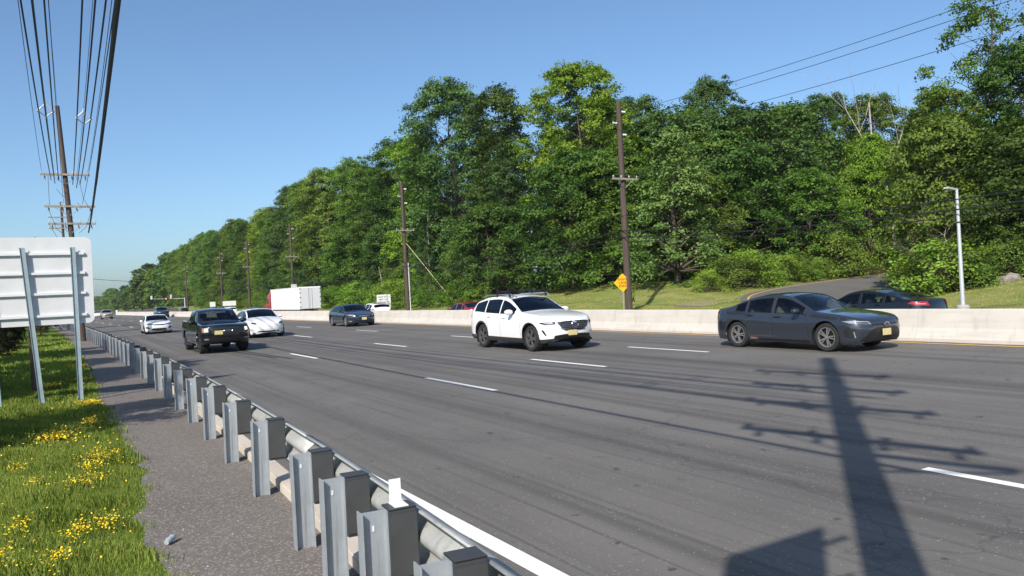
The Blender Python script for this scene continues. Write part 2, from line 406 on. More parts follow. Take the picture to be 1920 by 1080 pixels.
# curving ramp
rv = []; rf_ = []
dR = np.gradient(RC, axis=0); dR /= np.linalg.norm(dR, axis=1)[:, None]; nR = np.stack([-dR[:, 1], dR[:, 0]], 1)
for i in range(len(RC)):
    for s_ in (3.5, 0, -3.5):
        p = RC[i]+nR[i]*s_; z = max(float(zramp(p[0], s_)), float(zop(p[1]))+.012) if p[0] > 30.6 else float(zop(p[1]))+.012
        rv.append((p[0], p[1], z))
for i in range(len(RC)-1):
    for k in range(2):
        q = i*3+k; rf_.append((q, q+3, q+4, q+1))
ramp = tag(mesh_obj('ramp_road', rv, rf_, M['ramp']), kind='structure')
lv = []; lf2 = []
for i in range(len(RC)):
    for s_ in (3.10, 3.0):
        p = RC[i]+nR[i]*s_; z = (max(float(zramp(p[0], s_)), float(zop(p[1]))+.012) if p[0] > 30.6 else float(zop(p[1]))+.012)+.006
        lv.append((p[0], p[1], z))
for i in range(24, len(RC)-1): lf2.append((i*2, i*2+2, i*2+3, i*2+1))
mesh_obj('yellow_edge_line', lv, lf2, M['yellow_paint'], ramp)
# footpath with a ragged grass edge
rng = random.Random(4)
wob = [(y, rng.uniform(-.09, .09)) for y in np.arange(-6, 140, .45)]
wobf = pchip(wob)
pl = pchip([(-8, .35), (3, .5), (6.2, .60), (8.2, .60), (9.2, .70), (9.9, .80), (10.6, .76), (13.7, .78), (18, .72), (23, .78), (40, .9), (140, 1.0)])
pathl = lambda y: float(pl(y))+float(wobf(y))*min(1, 8/max(y, 4)+.3)+float(off(y))
path = strip('footpath', pathl, lambda y: postx(y)+.30, np.concatenate([np.arange(-6, 30, .2), np.arange(30, 138, 2.0)]), lambda x, y: .022, M['path'], nx=4)
tag(path, kind='structure')
kerb = empty('kerb', (0, 0, 0)); tag(kerb, kind='structure')
ky = -6.0
while ky < 60:
    y0, y1 = ky, ky+1.82
    a0, a1 = float(postx(y0))+.27, float(postx(y1))+.27
    b = MB(); w_ = .19; zt = .105+rng.uniform(-.008, .008)
    p = [(a0, y0), (a0+w_, y0), (a1+w_, y1), (a1, y1)]
    b.prism(p, -.1, zt); b.build('kerb_stone', M['kerb'], kerb, bevel=.012); ky += 1.832

# painted markings
def dash(x, y0, y1, w_, mat, parent, name):
    v = []; n = max(1, int((y1-y0)/2))
    for i in range(n+1):
        y = y0+(y1-y0)*i/n; xx = x+float(off(y))
        v += [(xx-w_/2, y, zr(x-w_/2)+.005), (xx+w_/2, y, zr(x+w_/2)+.005)]
    return mesh_obj(name, v, [(2*i, 2*i+1, 2*i+3, 2*i+2) for i in range(n)], mat, parent)
dash(2.80, -12, 240, .16, M['white_paint'], road, 'edge_line')
dash(17.85, -12, 232, .12, M['yellow_paint'], road, 'yellow_edge_line')
for (x, y0) in ((7.02, 1.234), (10.58, 14.0), (14.01, 14.28)):
    y = y0-(11.486*2 if x < 8 else 0)
    while y < 200:
        dash(x, y, y+3.16, .125, M['white_paint'], road, 'lane_dash'); y += 11.486
# grit gathered along the foot of the barrier
M['grit'] = plain('brown grit', (.17, .135, .105), .95, var=.35, scale=3)
gv = []
for y in YS[YS < 226]:
    gv += [(18.02+float(off(y))+rng.uniform(-.03, .03), y, zr(18.02)+.004), (18.22+float(off(y)), y, zr(18.22)+.006)]
mesh_obj('grit_strip', gv, [(2*i, 2*i+1, 2*i+3, 2*i+2) for i in range(len(gv)//2-1)], M['grit'], road)
# tyre marks swerving across the near lane
M['tyremark'] = plain('tyre rubber on asphalt', (.035, .034, .034), .8, var=.3, scale=9)
def tyremark(pts, w_):
    v = []
    fx = pchip([(p[1], p[0]) for p in pts])
    ys = np.linspace(pts[0][1], pts[-1][1], 26)
    for y in ys:
        x = float(fx(y)); v += [(x-w_/2, y, zr(x)+.003), (x+w_/2, y, zr(x)+.003)]
    mesh_obj('tyre_mark', v, [(2*i, 2*i+1, 2*i+3, 2*i+2) for i in range(25)], M['tyremark'], road)
tyremark([(6.1, 26), (5.3, 38), (4.6, 52), (4.7, 70), (5.6, 88)], .17)
tyremark([(6.35, 25), (5.7, 38), (5.05, 52), (5.1, 70), (5.9, 86)], .15)

# ------------------------------------------------------------------ median barrier, segment by segment
bar = empty('median_barrier', (18.5, 0, zr(18.5)))
tag(bar, 'pale concrete median barrier running the length of the highway', 'barrier')
prof = [(-.30, -.12), (-.30, .075), (-.172, .33), (-.085, .76), (-.07, .78), (.07, .78), (.085, .76), (.172, .33), (.30, .075), (.30, -.12)]
def bar_mesh(L):
    b = MB(); n = len(prof)
    v = [(p[0], 0, p[1]) for p in prof]+[(p[0], L, p[1]) for p in prof]
    b.add(v, [tuple(range(n)), tuple(range(n, 2*n))[::-1]]+[(i, n+i, n+(i+1) % n, (i+1) % n) for i in range(n)])
    o = b.build('barrier_segment', M['barrier'], None); me = o.data; bpy.data.objects.remove(o); return me
bm6 = bar_mesh(6.092)
y = -19.0; k = 0
while y < 226:
    xx = 18.5+float(off(y)); x2 = 18.5+float(off(y+6.1))
    o = bpy.data.objects.new('barrier_segment', bm6); link(o, bar)
    o.location = (xx-18.5+rng.uniform(-.006, .006), y, rng.uniform(-.006, .006)); o.rotation_euler = (0, 0, -math.atan2(x2-xx, 6.1)); y += 6.1

# ------------------------------------------------------------------ roadside guard rail
gr = empty('guard_rail', (1.4, 3, 0)); tag(gr, 'galvanised steel guard rail with rows of posts beside the footpath', 'guard rail')
def to_gr(v): return (v[0]-1.4, v[1]-3, v[2])
# I-section post mesh (web across the road), flanges parallel to the rail
b = MB(); PW, PB, PT = .15, .10, .008; PH = .76
for dx in (0, PW-PT): b.box((dx+PT/2, 0, PH/2-.15), (PT, PB, PH+.3))
b.box((PW/2, 0, PH/2-.152), (PW-2*PT, PT*.8, PH+.296))
o = b.build('post', M['galv'], None); post_me = o.data; bpy.data.objects.remove(o)
b = MB(); b.box((.08, 0, .56), (.16, .145, .40)); b.box((.08, -.078, .56), (.16, .012, .36)); b.box((.08, .0, .763), (.166, .152, .008))
o = b.build('blockout', M['block'], None, bevel=.006); block_me = o.data; bpy.data.objects.remove(o)
b = MB(); b.box((.075, -.0055, .66), (.012, .006, .03)); 
o = b.build('bolt', M['signrib'], None); bolt_me = o.data; bpy.data.objects.remove(o)
py = [-.6+.955*i for i in range(8)]
while py[-1] < 118: py.append(py[-1]+1.905)
for i, y in enumerate(py):
    x = float(postx(y)); dz = rng.uniform(-.012, .012)
    p = bpy.data.objects.new('post', post_me); link(p, gr); p.location = to_gr((x, y, .0+dz)); p.rotation_euler = (rng.uniform(-.015, .015), rng.uniform(-.012, .012), rng.uniform(-.05, .05)-math.atan2(float(postx(y+.5)-postx(y-.5)), 1.0)*.8)
    q = bpy.data.objects.new('blockout', block_me); link(q, p); q.location = (PW+.002, 0, 0)
    if y < 14:
        q2 = bpy.data.objects.new('bolt', bolt_me); link(q2, p)
    if i == 5:
        t_ = MB(); t_.box((PW+.08, 0, .772), (.08, .12, .006)); t_.box((PW+.08, .05, .84), (.070, .004, .13))
        t_.build('reflector_tab', M['signwhite'], p)
# W-beam rail lengths
wp = [(0, .45), (.012, .455), (.03, .485), (.078, .52), (.083, .545), (.078, .57), (.02, .61), (.0, .635), (0, .665), (.02, .69), (.078, .73), (.083, .755), (.078, .78), (.03, .80), (.012, .808), (.0, .80)]
wp = [(a, z-.085) for a, z in wp]
ys_ = np.arange(-.6, 118, 3.81)
for i in range(len(ys_)-1):
    v = []; f = []
    a = np.linspace(ys_[i], ys_[i+1]+.12, 6); n = len(wp)
    for y in a:
        x = float(postx(y))+PW+.172
        for (dx, z) in wp: v.append(to_gr((x+dx+(.004 if i % 2 else 0), y, z)))
    for r_ in range(5):
        for c_ in range(n-1): q = r_*n+c_; f.append((q, q+1, q+n+1, q+n))
    o = mesh_obj('rail_beam', v, f, M['rail'], gr, smooth=60)
    sm = o.modifiers.new('thickness', 'SOLIDIFY'); sm.thickness = .004
# ------------------------------------------------------------------ cars
def carpaint(name, col, metal=0.0, rough=.35):
    m_ = plain(name, col, rough, metal, coat=1.0, spec=.4)
    return m_
M['paint_grey'] = carpaint('slate grey car paint', (.034, .041, .056), .35, .15)
M['paint_white'] = carpaint('white car paint', (.80, .80, .80))
M['paint_black'] = carpaint('black car paint', (.005, .006, .008), 0, .1)
M['paint_navy'] = carpaint('dark blue grey car paint', (.022, .031, .050), .3, .15)
M['paint_red'] = carpaint('red car paint', (.30, .012, .022), .25)
M['paint_truckred'] = carpaint('red lorry paint', (.42, .022, .03))
M['paint_blue'] = carpaint('blue grey car paint', (.04, .055, .09), .3)
M['paint_silver'] = carpaint('tan silver car paint', (.42, .38, .33), .3)
M['trim'] = plain('black trim plastic', (.012, .012, .013), .45)
M['clad'] = plain('charcoal cladding', (.035, .033, .033), .7)
M['tyre'] = plain('tyre rubber', (.018, .018, .018), .85)
M['well'] = plain('wheel well lining', (.006, .006, .006), .95)
M['alloy'] = plain('bright alloy', (.50, .50, .51), .28, .8)
M['alloydark'] = plain('dark grey alloy', (.06, .06, .065), .35, .6)
M['chrome'] = plain('chrome', (.72, .73, .75), .12, 1.0)
M['lens'] = plain('headlamp lens', (.34, .36, .39), .12, .35, coat=1.0)
M['lensdark'] = plain('headlamp dark interior', (.05, .053, .06), .15, .3, coat=1.0)
M['amber'] = plain('amber lens', (.55, .16, .02), .2, coat=1.0)
M['redlens'] = plain('red tail lamp lens', (.36, .012, .018), .18, coat=1.0)
M['plate'] = plain('pale yellow number plate', (.60, .50, .24), .5, var=.12, scale=14)
M['seat'] = plain('interior fabric', (.028, .027, .027), .9)
M['seatpale'] = plain('pale interior fabric', (.16, .15, .14), .9)
def glassmat(name, tint, dens):
    m_, t, b = new_mat(name)
    tr = N(t, 'ShaderNodeBsdfTransparent'); tr.inputs[0].default_value = (*tint, 1)
    gl = N(t, 'ShaderNodeBsdfGlossy'); gl.inputs['Roughness'].default_value = .02; gl.inputs[0].default_value = (.95, .97, 1, 1)
    fr = N(t, 'ShaderNodeFresnel'); fr.inputs[0].default_value = 1.5
    mx = N(t, 'ShaderNodeMixShader'); out = t.nodes['Material Output']
    t.links.new(fr.outputs[0], mx.inputs[0]); t.links.new(tr.outputs[0], mx.inputs[1]); t.links.new(gl.outputs[0], mx.inputs[2])
    t.links.new(mx.outputs[0], out.inputs[0]); return m_
M['glass'] = glassmat('clear car glass', (.66, .73, .71), 0)
M['glassdark'] = glassmat('tinted car glass', (.13, .15, .155), 0)

def make_wheel(Rw, width, style, parent, pos, side):
    """side=+1: outer face towards +y"""
    b = MB(); rr = Rw*.70; hw = width/2
    b.lathe([(rr, -hw*.80), (rr*1.04, -hw*.96), (Rw*.93, -hw), (Rw*.985, -hw*.80), (Rw, -hw*.4), (Rw, hw*.4), (Rw*.985, hw*.80), (Rw*.93, hw), (rr*1.04, hw*.96), (rr, hw*.80)], axis='y', n=36)
    w = b.build('wheel', M['tyre'], parent, smooth=40); w.location = pos
    b = MB(); yo = side*hw
    b.lathe([(rr*1.005, yo*.80), (rr*1.0, yo*.95), (rr*.93, yo*.92), (rr*.90, yo*.45)], axis='y', n=36)
    ns = style['spokes']
    for k in range(ns):
        a = 2*math.pi*k/ns
        for da in ((-.17, .17) if style.get('twin') else (0,)):
            rot = Matrix.Rotation(-(a+da), 3, 'Y')
            L_ = rr*.80
            c = rot @ Vector((rr*.14+L_/2, 0, 0)); c.y = yo*.80
            b.box(c, (L_, hw*.22, style['sw']), rot)
    b.lathe([(.002, yo*.93), (rr*.13, yo*.93), (rr*.2, yo*.85), (rr*.2, yo*.6)], axis='y', n=18)
    rim = b.build('rim', M[style['mat']], w, smooth=30)
    b = MB(); b.lathe([(.002, yo*.35), (rr*.97, yo*.35)], axis='y', n=28)
    b.build('brake_backing', M['well'], w)
    return w

class Car:
    def __init__(s, name, label, cat, sp, mats, loc, rz, group=None):
        s.sp = sp; s.m = mats; s.root = empty(name, loc, rz); tag(s.root, label, cat, group)
        s.build()
    def build(s):
        sp = s.sp; L, Wd, H = sp['L'], sp['W'], sp['H']
        zc, zs, zb = pchip(sp['top']), pchip(sp['belt']), pchip(sp['bot'])
        Rw = sp['R']; Ra = Rw+sp.get('gap', .05); wc = sp['wheels']
        nf, nr_ = sp.get('nf', 2.7), sp.get('nr', 3.2); rf, rr = sp.get('rf', 1.0), sp.get('rr', .8)
        def wplan(u):
            a = 1.0
            if u < rf: a = max(0.0, 1-(1-u/rf)**nf)**(1/nf)
            if u > L-rr: a = min(a, max(0.0, 1-(1-(L-u)/rr)**nr_)**(1/nr_))
            return Wd/2*a
        # stations
        us = list(np.arange(.05, L, .085))
        for th in np.linspace(0, math.pi/2, 14): us += [rf*(1-math.cos(th))*.6 if th < .9 else .05, L-rr*(1-math.cos(th))*.6 if th < .9 else L-.05]
        us += [0, .004, .015, .03, L, L-.004, L-.015, L-.03]
        for c in wc:
            for th in np.linspace(.0, math.pi, 17): us.append(c+Ra*math.cos(th))
            us += [c-Ra-.004, c+Ra+.004]
        keys = []
        for (a, b_) in sp['side_win']: keys += [a, b_]
        for k in ('ws', 'rw'):
            if sp.get(k): keys += list(sp[k])
        us = sorted(us); clean = []
        special = sorted(set([round(k, 4) for k in keys]+[round(c+d, 4) for c in wc for d in (-Ra, Ra, -Ra-.004, Ra+.004)]+[0, L]))
        for u in us:
            if min(abs(u-k) for k in special) > .012: clean.append(u)
        us = sorted(clean+special); u2 = [us[0]]
        for u in us[1:]:
            if u-u2[-1] > .0028: u2.append(u)
        us = u2
        roofw = sp.get('roofw', .71); Hs = sp.get('Hs', None) or (H-float(zs(L*.5)))
        sill = float(zb(L*.5))
        ty = [0, .05, .18, .5, .72, .80, 1.0]; tv = sp.get('side', [.925, .965, .985, 1.0, .995, .982, .945])
        bulge = pchip(list(zip(ty, tv)))
        NL, NG = 12, 6; sr = [0, .06, .16, .33, .52, .75, 1.0]
        cols = []
        lean = sp.get('lean', .10); zbp = sp.get('zbump', .5); rlean = sp.get('rlean', .08)
        for u in us:
            w = wplan(u); z1 = float(zs(u)); z0 = float(zb(u)); C = float(zc(u))
            for c in wc:
                d = abs(u-c)
                if d <= Ra+1e-4: z0 = max(z0, Rw+math.sqrt(max(0, Ra*Ra-d*d)))
            r_ = min(1, max(0, (C-z1)/Hs)); 
            ze = z1+(C-z1)*(.50+.42*r_); we = w*(.90+(roofw-.90)*r_)
            flare = sum(math.exp(-((u-c)/.42)**2) for c in wc)*sp.get('flare', .012)
            pts = []
            for i in range(NL+1):
                z = z0+(z1-z0)*(i/NL); t = min(1, max(0, (z-sill)/(z1-sill)))
                y = w*float(bulge(t)) + (flare*(1-t)*min(1, w/(Wd*.45)))
                pts.append((y, z))
            ys_, zs_ = pts[-1]
            for i in range(1, NG+1):
                t = i/NG; pts.append((ys_+(we-ys_)*t+.018*r_*math.sin(math.pi*t), z1+(ze-z1)*t))
            for q in sr[1:]:
                pts.append((we*(1-q), ze+(C-ze)*math.sin(q*math.pi/2)))
            full = [(y, z) for y, z in pts]+[(-y, z) for y, z in pts[-2::-1]]
            col = []
            ff = max(0, 1-u/.75)**2; fr_ = max(0, 1-(L-u)/.6)**2
            for (y, z) in full:
                dz = (z-zbp)
                dx = -lean*ff*(dz/.35)**2 if dz > 0 else -.10*ff*(dz/.3)**2
                dx2 = rlean*fr_*(dz/.45)**2 if dz > 0 else .08*fr_*(dz/.3)**2
                col.append((L/2-u+dx+dx2, y, z))
            cols.append(col)
        n = len(cols[0]); NH = NL+NG+len(sr)-1
        s.us = us
        V = [p for c in cols for p in c]
        parts = {'body': [], 'clad': []}
        def rowid(k): return k if k < NH else (2*NH-1-k)   # face row index counted from the sill
        for i in range(len(us)-1):
            um = (us[i]+us[i+1])/2
            for k in range(n-1):
                q = (i*n+k, i*n+k+1, (i+1)*n+k+1, (i+1)*n+k); r_ = rowid(k); side = 1 if k < NH else -1
                key = 'body'
                if NL <= r_ < NL+NG-1:
                    for j, (a, b_) in enumerate(sp['side_win']):
                        if a <= um <= b_: key = ('side_window', side, j)
                elif r_ >= NL+NG+1:
                    for nm in ('ws', 'rw'):
                        if sp.get(nm) and sp[nm][0] <= um <= sp[nm][1]: key = ({'ws': 'windshield', 'rw': 'rear_window'}[nm], 0, 0)
                if key == 'body' and r_ < sp.get('clad', 0): key = 'clad'
                parts.setdefault(key, []).append(q)
        s.V = V
        allf = [f for fs in parts.values() for f in fs]
        s.bvh = BVHTree.FromPolygons([Vector(p) for p in V], allf)
        def sub(name, fs, mat, shrink=0.0, ang=32):
            ids = sorted({i for f in fs for i in f}); mp = {a: b_ for b_, a in enumerate(ids)}
            me = bpy.data.meshes.new(name); me.from_pydata([V[i] for i in ids], [], [tuple(mp[i] for i in f) for f in fs])
            bm = bmesh.new(); bm.from_mesh(me)
            bmesh.ops.remove_doubles(bm, verts=bm.verts, dist=.0012)
            bmesh.ops.dissolve_degenerate(bm, dist=.0005, edges=bm.edges)
            bmesh.ops.recalc_face_normals(bm, faces=bm.faces)
            c = Vector((0, 0, H*.45)); tot = sum((f.calc_center_median()-c).dot(f.normal)*f.calc_area() for f in bm.faces)
            if tot < 0: bmesh.ops.reverse_faces(bm, faces=bm.faces)
            if shrink:
                bm.normal_update()
                for v in bm.verts: v.co -= v.normal*shrink
            bm.to_mesh(me); bm.free(); me.materials.append(mat); smooth_mesh(me, ang)
            return link(bpy.data.objects.new(name, me), s.root)
        s.body = sub('body', parts['body'], s.m['paint'])
        if parts['clad']: sub('cladding', parts['clad'], s.m.get('clad', M['clad']))
        for key, fs in parts.items():
            if isinstance(key, tuple):
                g = s.m['glass_rear'] if (key[0] == 'rear_window' or (key[0] == 'side_window' and key[2] >= sp.get('tint_from', 1))) else s.m['glass']
                o = sub(key[0], fs, g, .006)
                # rubber seal round the pane: boundary loop tube
                bm = bmesh.new(); bm.from_mesh(o.data)
                be = [e for e in bm.edges if len(e.link_faces) == 1]; b = MB()
                for e in be:
                    a_, b_ = e.verts[0].co, e.verts[1].co
                    if (a_-b_).length > .002: b.tube([a_, b_], .011, 5, cap=False)
                bm.free()
                if b.v: b.build('seal', s.m.get('seal', M['trim']), o)
        # floor pan, wheel wells
        b = MB(); b.box((0, 0, sill+.05), (L*.90, Wd*.80, .06)); b.box((L/2-wc[0], 0, sill+.12), (.5, Wd*.5, .2)); b.build('underbody', M['well'], s.root)
        for c in wc:
            x = L/2-c
            for sd in (1, -1):
                b = MB()
                prof_ = [(x+(Ra+.015)*math.cos(t), Rw+(Ra+.015)*math.sin(t)) for t in np.linspace(-.5, math.pi+.5, 18)]
                y0, y1 = sd*(Wd/2*.955), sd*(Wd/2-.36); n_ = len(prof_)
                v = [(p[0], y0, p[1]) for p in prof_]+[(p[0], y1, p[1]) for p in prof_]
                b.add(v, [(i, n_+i, n_+i+1, i+1) for i in range(n_-1)]+[tuple(range(n_, 2*n_))])
                b.build('wheel_well', M['well'], s.root)
            for sd in (1, -1):
                make_wheel(Rw, sp.get('tw', .215), sp['rim'], s.root, (x, sd*(Wd/2-.035-sp.get('tw', .215)/2), Rw), sd)
        # cabin
        if sp.get('cabin', True):
            a, e = sp['seats']; hz = sp.get('seatz', .42)
            b = MB()
            for u, hh in ((a, .62), (e, .58)):
                for y in (-Wd*.21, Wd*.21):
                    b.box((L/2-u-.05, y, hz), (.5, .48, .14)); rot = Matrix.Rotation(R(-14), 3, 'Y')
                    b.box((L/2-u-.32, y, hz+hh*.5), (.13, .46, hh), rot); b.box((L/2-u-.41, y, hz+hh*.5+.40), (.09, .25, .17), rot)
            b.box((L/2-sp['ws'][0]-.22, 0, float(zs(sp['ws'][0]))-.06), (.5, Wd*.78, .12))
            b.build('seats', s.m.get('seat', M['seat']), s.root, bevel=.02)
            b = MB(); c = Vector((L/2-a+.42, Wd*.21, hz+.40)); tl = Matrix.Rotation(R(65), 3, 'Y')
            ring = [c+tl @ Vector((.18*math.cos(t), .18*math.sin(t), 0)) for t in np.linspace(0, 2*math.pi, 17)]
            b.tube(ring, .014, 6, cap=False); b.build('steering_wheel', M['trim'], s.root)
        # mirrors
        if sp.get('mirror'):
            u, z, sz = sp['mirror']
            for sd in (1, -1):
                w = wplan(u); b = MB(); k = sz
                b.lathe([(.002, -.06*k), (.06*k, -.055*k), (.105*k, -.01*k), (.11*k, .05*k), (.10*k, .075*k), (.002, .078*k)], n=14, axis='x')
                me_v = [(-p[0], p[1]*1.05, p[2]*.62) for p in b.v]
                b2 = MB(); b2.add([(p[0]+L/2-u, p[1]+sd*(w+.075), p[2]+z) for p in me_v], b.f)
                mo = b2.build('mirror', s.m.get('mirror', s.m['paint']), s.root, smooth=50)
                b3 = MB(); b3.box((L/2-u, sd*(w-.035), z-.045), (.05, .12, .035)); b3.build('stalk', M['trim'], mo)
    # a piece of trim laid on the shell: outline given in a view plane, pressed on the shell along that view
    def decal(s, name, pts, view, mat, off_=.006, cuts=2, mirror=False, parent=None):
        L = s.sp['L']; res = []
        for sg in ((1, -1) if mirror else (1,)):
            if view == 'front': d = Vector((-1, 0, 0)); rgt = Vector((0, 1, 0)); P = [(a*sg, z) for a, z in pts]
            elif view == 'rear': d = Vector((1, 0, 0)); rgt = Vector((0, 1, 0)); P = [(a*sg, z) for a, z in pts]
            elif view == 'side': d = Vector((0, -sg, 0)); rgt = Vector((1, 0, 0)); P = [(L/2-a, z) for a, z in pts]
            elif view == 'top': d = Vector((0, 0, -1)); rgt = Vector((0, 1, 0)); P = [(a*sg, z) for a, z in pts]
            elif view[0] == 'fq':      # front quarter at an angle from the front
                an = R(view[1]); d = Vector((-math.cos(an), -sg*math.sin(an), 0)); rgt = Vector((-math.sin(an)*sg, math.cos(an), 0)); P = [(a*sg, z) for a, z in pts]
            elif view[0] == 'rq':
                an = R(view[1]); d = Vector((math.cos(an), -sg*math.sin(an), 0)); rgt = Vector((math.sin(an)*sg, math.cos(an), 0)); P = [(a*sg, z) for a, z in pts]
            bm = bmesh.new()
            vs = [bm.verts.new((a, z, 0)) for a, z in P]
            try: bm.faces.new(vs)
            except Exception: bm.free(); continue
            bmesh.ops.triangulate(bm, faces=bm.faces)
            for _ in range(cuts): bmesh.ops.subdivide_edges(bm, edges=bm.edges, cuts=1, use_grid_fill=True)
            hits = []; bad = []
            for v in bm.verts:
                a, z = v.co.x, v.co.y
                if view == 'top': o_ = Vector((L/2-z, a, 8))
                elif view[0] == 'fq': o_ = Vector((L/2-.35, sg*s.sp['W']*.415, z)) - d*8 + rgt*a
                elif view[0] == 'rq': o_ = Vector((-L/2+.30, sg*s.sp['W']*.43, z)) - d*8 + rgt*a
                else: o_ = -d*8 + rgt*a + Vector((0, 0, z))
                h, nrm, _, _ = s.bvh.ray_cast(o_, d)
                if h is None: bad.append(v); continue
                if nrm.dot(d) > 0: nrm = -nrm
                v.co = h + nrm*off_ - d*.001
            if bad: bmesh.ops.delete(bm, geom=bad, context='VERTS')
            if not bm.faces: bm.free(); continue
            bmesh.ops.recalc_face_normals(bm, faces=bm.faces)
            if sum(f.normal.dot(d)*f.calc_area() for f in bm.faces) > 0: bmesh.ops.reverse_faces(bm, faces=bm.faces)
            me = bpy.data.meshes.new(name); bm.to_mesh(me); bm.free(); me.materials.append(mat); smooth_mesh(me, 50)
            o = link(bpy.data.objects.new(name, me), parent or s.root)
            res.append(o)
        return res
    def seam(s, pts, w=.008, both=True, name='panel_gap'):
        for i in range(len(pts)-1):
            a, b = Vector(pts[i]), Vector(pts[i+1]); t = (b-a).normalized(); nn = Vector((-t.y, t.x))*w/2
            s.decal(name, [tuple(a-nn), tuple(b-nn), tuple(b+nn), tuple(a+nn)], 'side', M['trim'], .002, 3, mirror=both)
    def handles(s, ps, mat):
        L = s.sp['L']
        for (u, z) in ps:
            for sd in (1, -1):
                h, nrm, _, _ = s.bvh.ray_cast(Vector((L/2-u, sd*5, z)), Vector((0, -sd, 0)))
                if h is None: continue
                b = MB(); b.box(h+Vector((0, sd*.018, 0)), (.20, .03, .032)); b.build('door_handle', mat, s.root, bevel=.01)
    def plate(s, y, z, front=True, mat=None, w=.30, h=.15):
        d = Vector((-1 if front else 1, 0, 0)); hh, n_, _, _ = s.bvh.ray_cast(Vector((0, y, z))-d*8, d)
        if hh is None: return
        b = MB(); b.box(hh-d*.03, (.012, w, h)); p = b.build('number_plate', mat or M['plate'], s.root, bevel=.004)
        return p
    def emblem(s, y, z, w, h, front=True, mat=None):
        d = Vector((-1 if front else 1, 0, 0)); hh, n_, _, _ = s.bvh.ray_cast(Vector((0, y, z))-d*8, d)
        if hh is None: return
        c = hh-d*.02; b = MB()
        ring = [c+Vector((0, w*math.cos(t), h*math.sin(t))) for t in np.linspace(0, 2*math.pi, 17)]
        b.tube(ring, .010, 5, cap=False); b.tube([c+Vector((0, -w*.8, h*.3)), c+Vector((0, 0, -h*.2)), c+Vector((0, w*.8, h*.3))], .009, 5)
        b.build('emblem', mat or M['chrome'], s.root, smooth=50)
FACE_US = -math.pi/2          # front towards -Y (oncoming)
AWAY = math.pi/2
RIM5 = dict(spokes=5, twin=True, sw=.045, mat='alloy'); RIM7 = dict(spokes=7, sw=.055, mat='alloy'); RIMD = dict(spokes=6, twin=True, sw=.04, mat='alloydark')

def sedan_spec(L=4.65, W=1.776, H=1.455, R_=.32, fo=.95, wb=2.70, rim=RIM5, nose=.70, **kw):
    k = L/4.65; h = H/1.455
    sp = dict(L=L, W=W, H=H, R=R_, wheels=(fo, fo+wb), rim=rim,
        top=[(0, nose*h), (.05*k, (nose+.05)*h), (.3*k, (nose+.125)*h), (.75*k, .945*h), (1.1*k, .985*h), (1.26*k, 1.01*h), (1.62*k, 1.21*h), (1.98*k, 1.385*h), (2.2*k, 1.435*h), (2.55*k, 1.455*h), (3.0*k, 1.435*h), (3.35*k, 1.375*h), (3.7*k, 1.265*h), (4.02*k, 1.135*h), (4.18*k, 1.10*h), (4.45*k, 1.09*h), (4.56*k, 1.07*h), (4.65*k, .97*h)],
        belt=[(0, (nose-.05)*h), (.3*k, (nose+.045)*h), (.8*k, .87*h), (1.26*k, .915*h), (2.4*k, .945*h), (3.5*k, .99*h), (4.1*k, 1.01*h), (4.5*k, .99*h), (4.65*k, .93*h)],
        bot=[(0, .26*h), (.15*k, .20*h), (.6*k, .175*h), (2.3*k, .185*h), (4.0*k, .20*h), (4.5*k, .26*h), (4.65*k, .34*h)],
        ws=(1.30*k, 2.02*k), rw=(3.34*k, 4.02*k), side_win=[(1.56*k, 2.44*k), (2.52*k, 3.30*k), (3.36*k, 3.70*k)],
        seats=(2.25*k, 3.15*k), mirror=(1.66*k, 1.0*h, 1.0))
    sp.setdefault('nf', 3.0); sp.update(kw); return sp
M['alloymid'] = plain('grey alloy', (.24, .24, .25), .3, .7)
# ---- slate grey sedan in the lane beside the barrier (front wheel at y 11.8, rear at 14.5)
sp = sedan_spec(H=1.37, R_=.33, nose=.745, clad=0, rf=.80, nf=3.4, lean=.09, side=[.93, .962, .978, .992, 1.0, .972, .945], rim=dict(spokes=5, twin=True, sw=.027, mat='alloy'))
c = Car('grey_sedan', 'slate grey sedan driving in the lane beside the concrete barrier', 'car', sp,
        dict(paint=M['paint_grey'], glass=M['glass'], glass_rear=M['glass'], seat=M['seatpale']), (16.06, 10.83+4.65/2, zr(16.06)), FACE_US)
c.decal('headlight', [(-.40, .62), (.05, .655), (.20, .70), (.02, .715), (-.34, .685)], ('fq', 42), M['lens'], .008, 3, True)
c.decal('headlight_eyebrow', [(-.36, .635), (-.10, .65), (-.06, .685), (-.32, .672)], ('fq', 42), M['lensdark'], .012, 3, True)
c.decal('lower_grille', [(-.56, .40), (.56, .40), (.70, .27), (.60, .225), (-.60, .225), (-.70, .27)], 'front', M['trim'], .006, 3)
c.decal('grille_mouth', [(-.46, .50), (-.30, .545), (.30, .545), (.46, .50), (.56, .40), (-.56, .40)], 'front', M['trim'], .008, 3)
for z in (.29, .34): c.decal('grille_bar', [(-.56, z), (.56, z), (.56, z+.012), (-.56, z+.012)], 'front', M['clad'], .016, 2)
c.decal('upper_grille', [(-.55, .605), (-.2, .585), (.2, .585), (.55, .605), (.55, .622), (-.55, .622)], 'front', M['trim'], .006, 2)
c.decal('fog_surround', [(-.06, .33), (.14, .36), (.17, .50), (.10, .55), (-.03, .47)], ('fq', 50), M['trim'], .008, 2, True)
for i in range(5): c.decal('daytime_lamp', [(.00+.008*i, .36+.032*i), (.085+.008*i, .365+.032*i), (.085+.008*i, .375+.032*i), (.0+.008*i, .37+.032*i)], ('fq', 50), M['lensdark'], .016, 1, True)
c.decal('fog_lamp_strip', [(-.075, .335), (-.05, .335), (-.02, .47), (-.045, .47)], ('fq', 50), M['lens'], .016, 1, True)
c.plate(-.02, .43); c.emblem(0, .60, .085, .045)
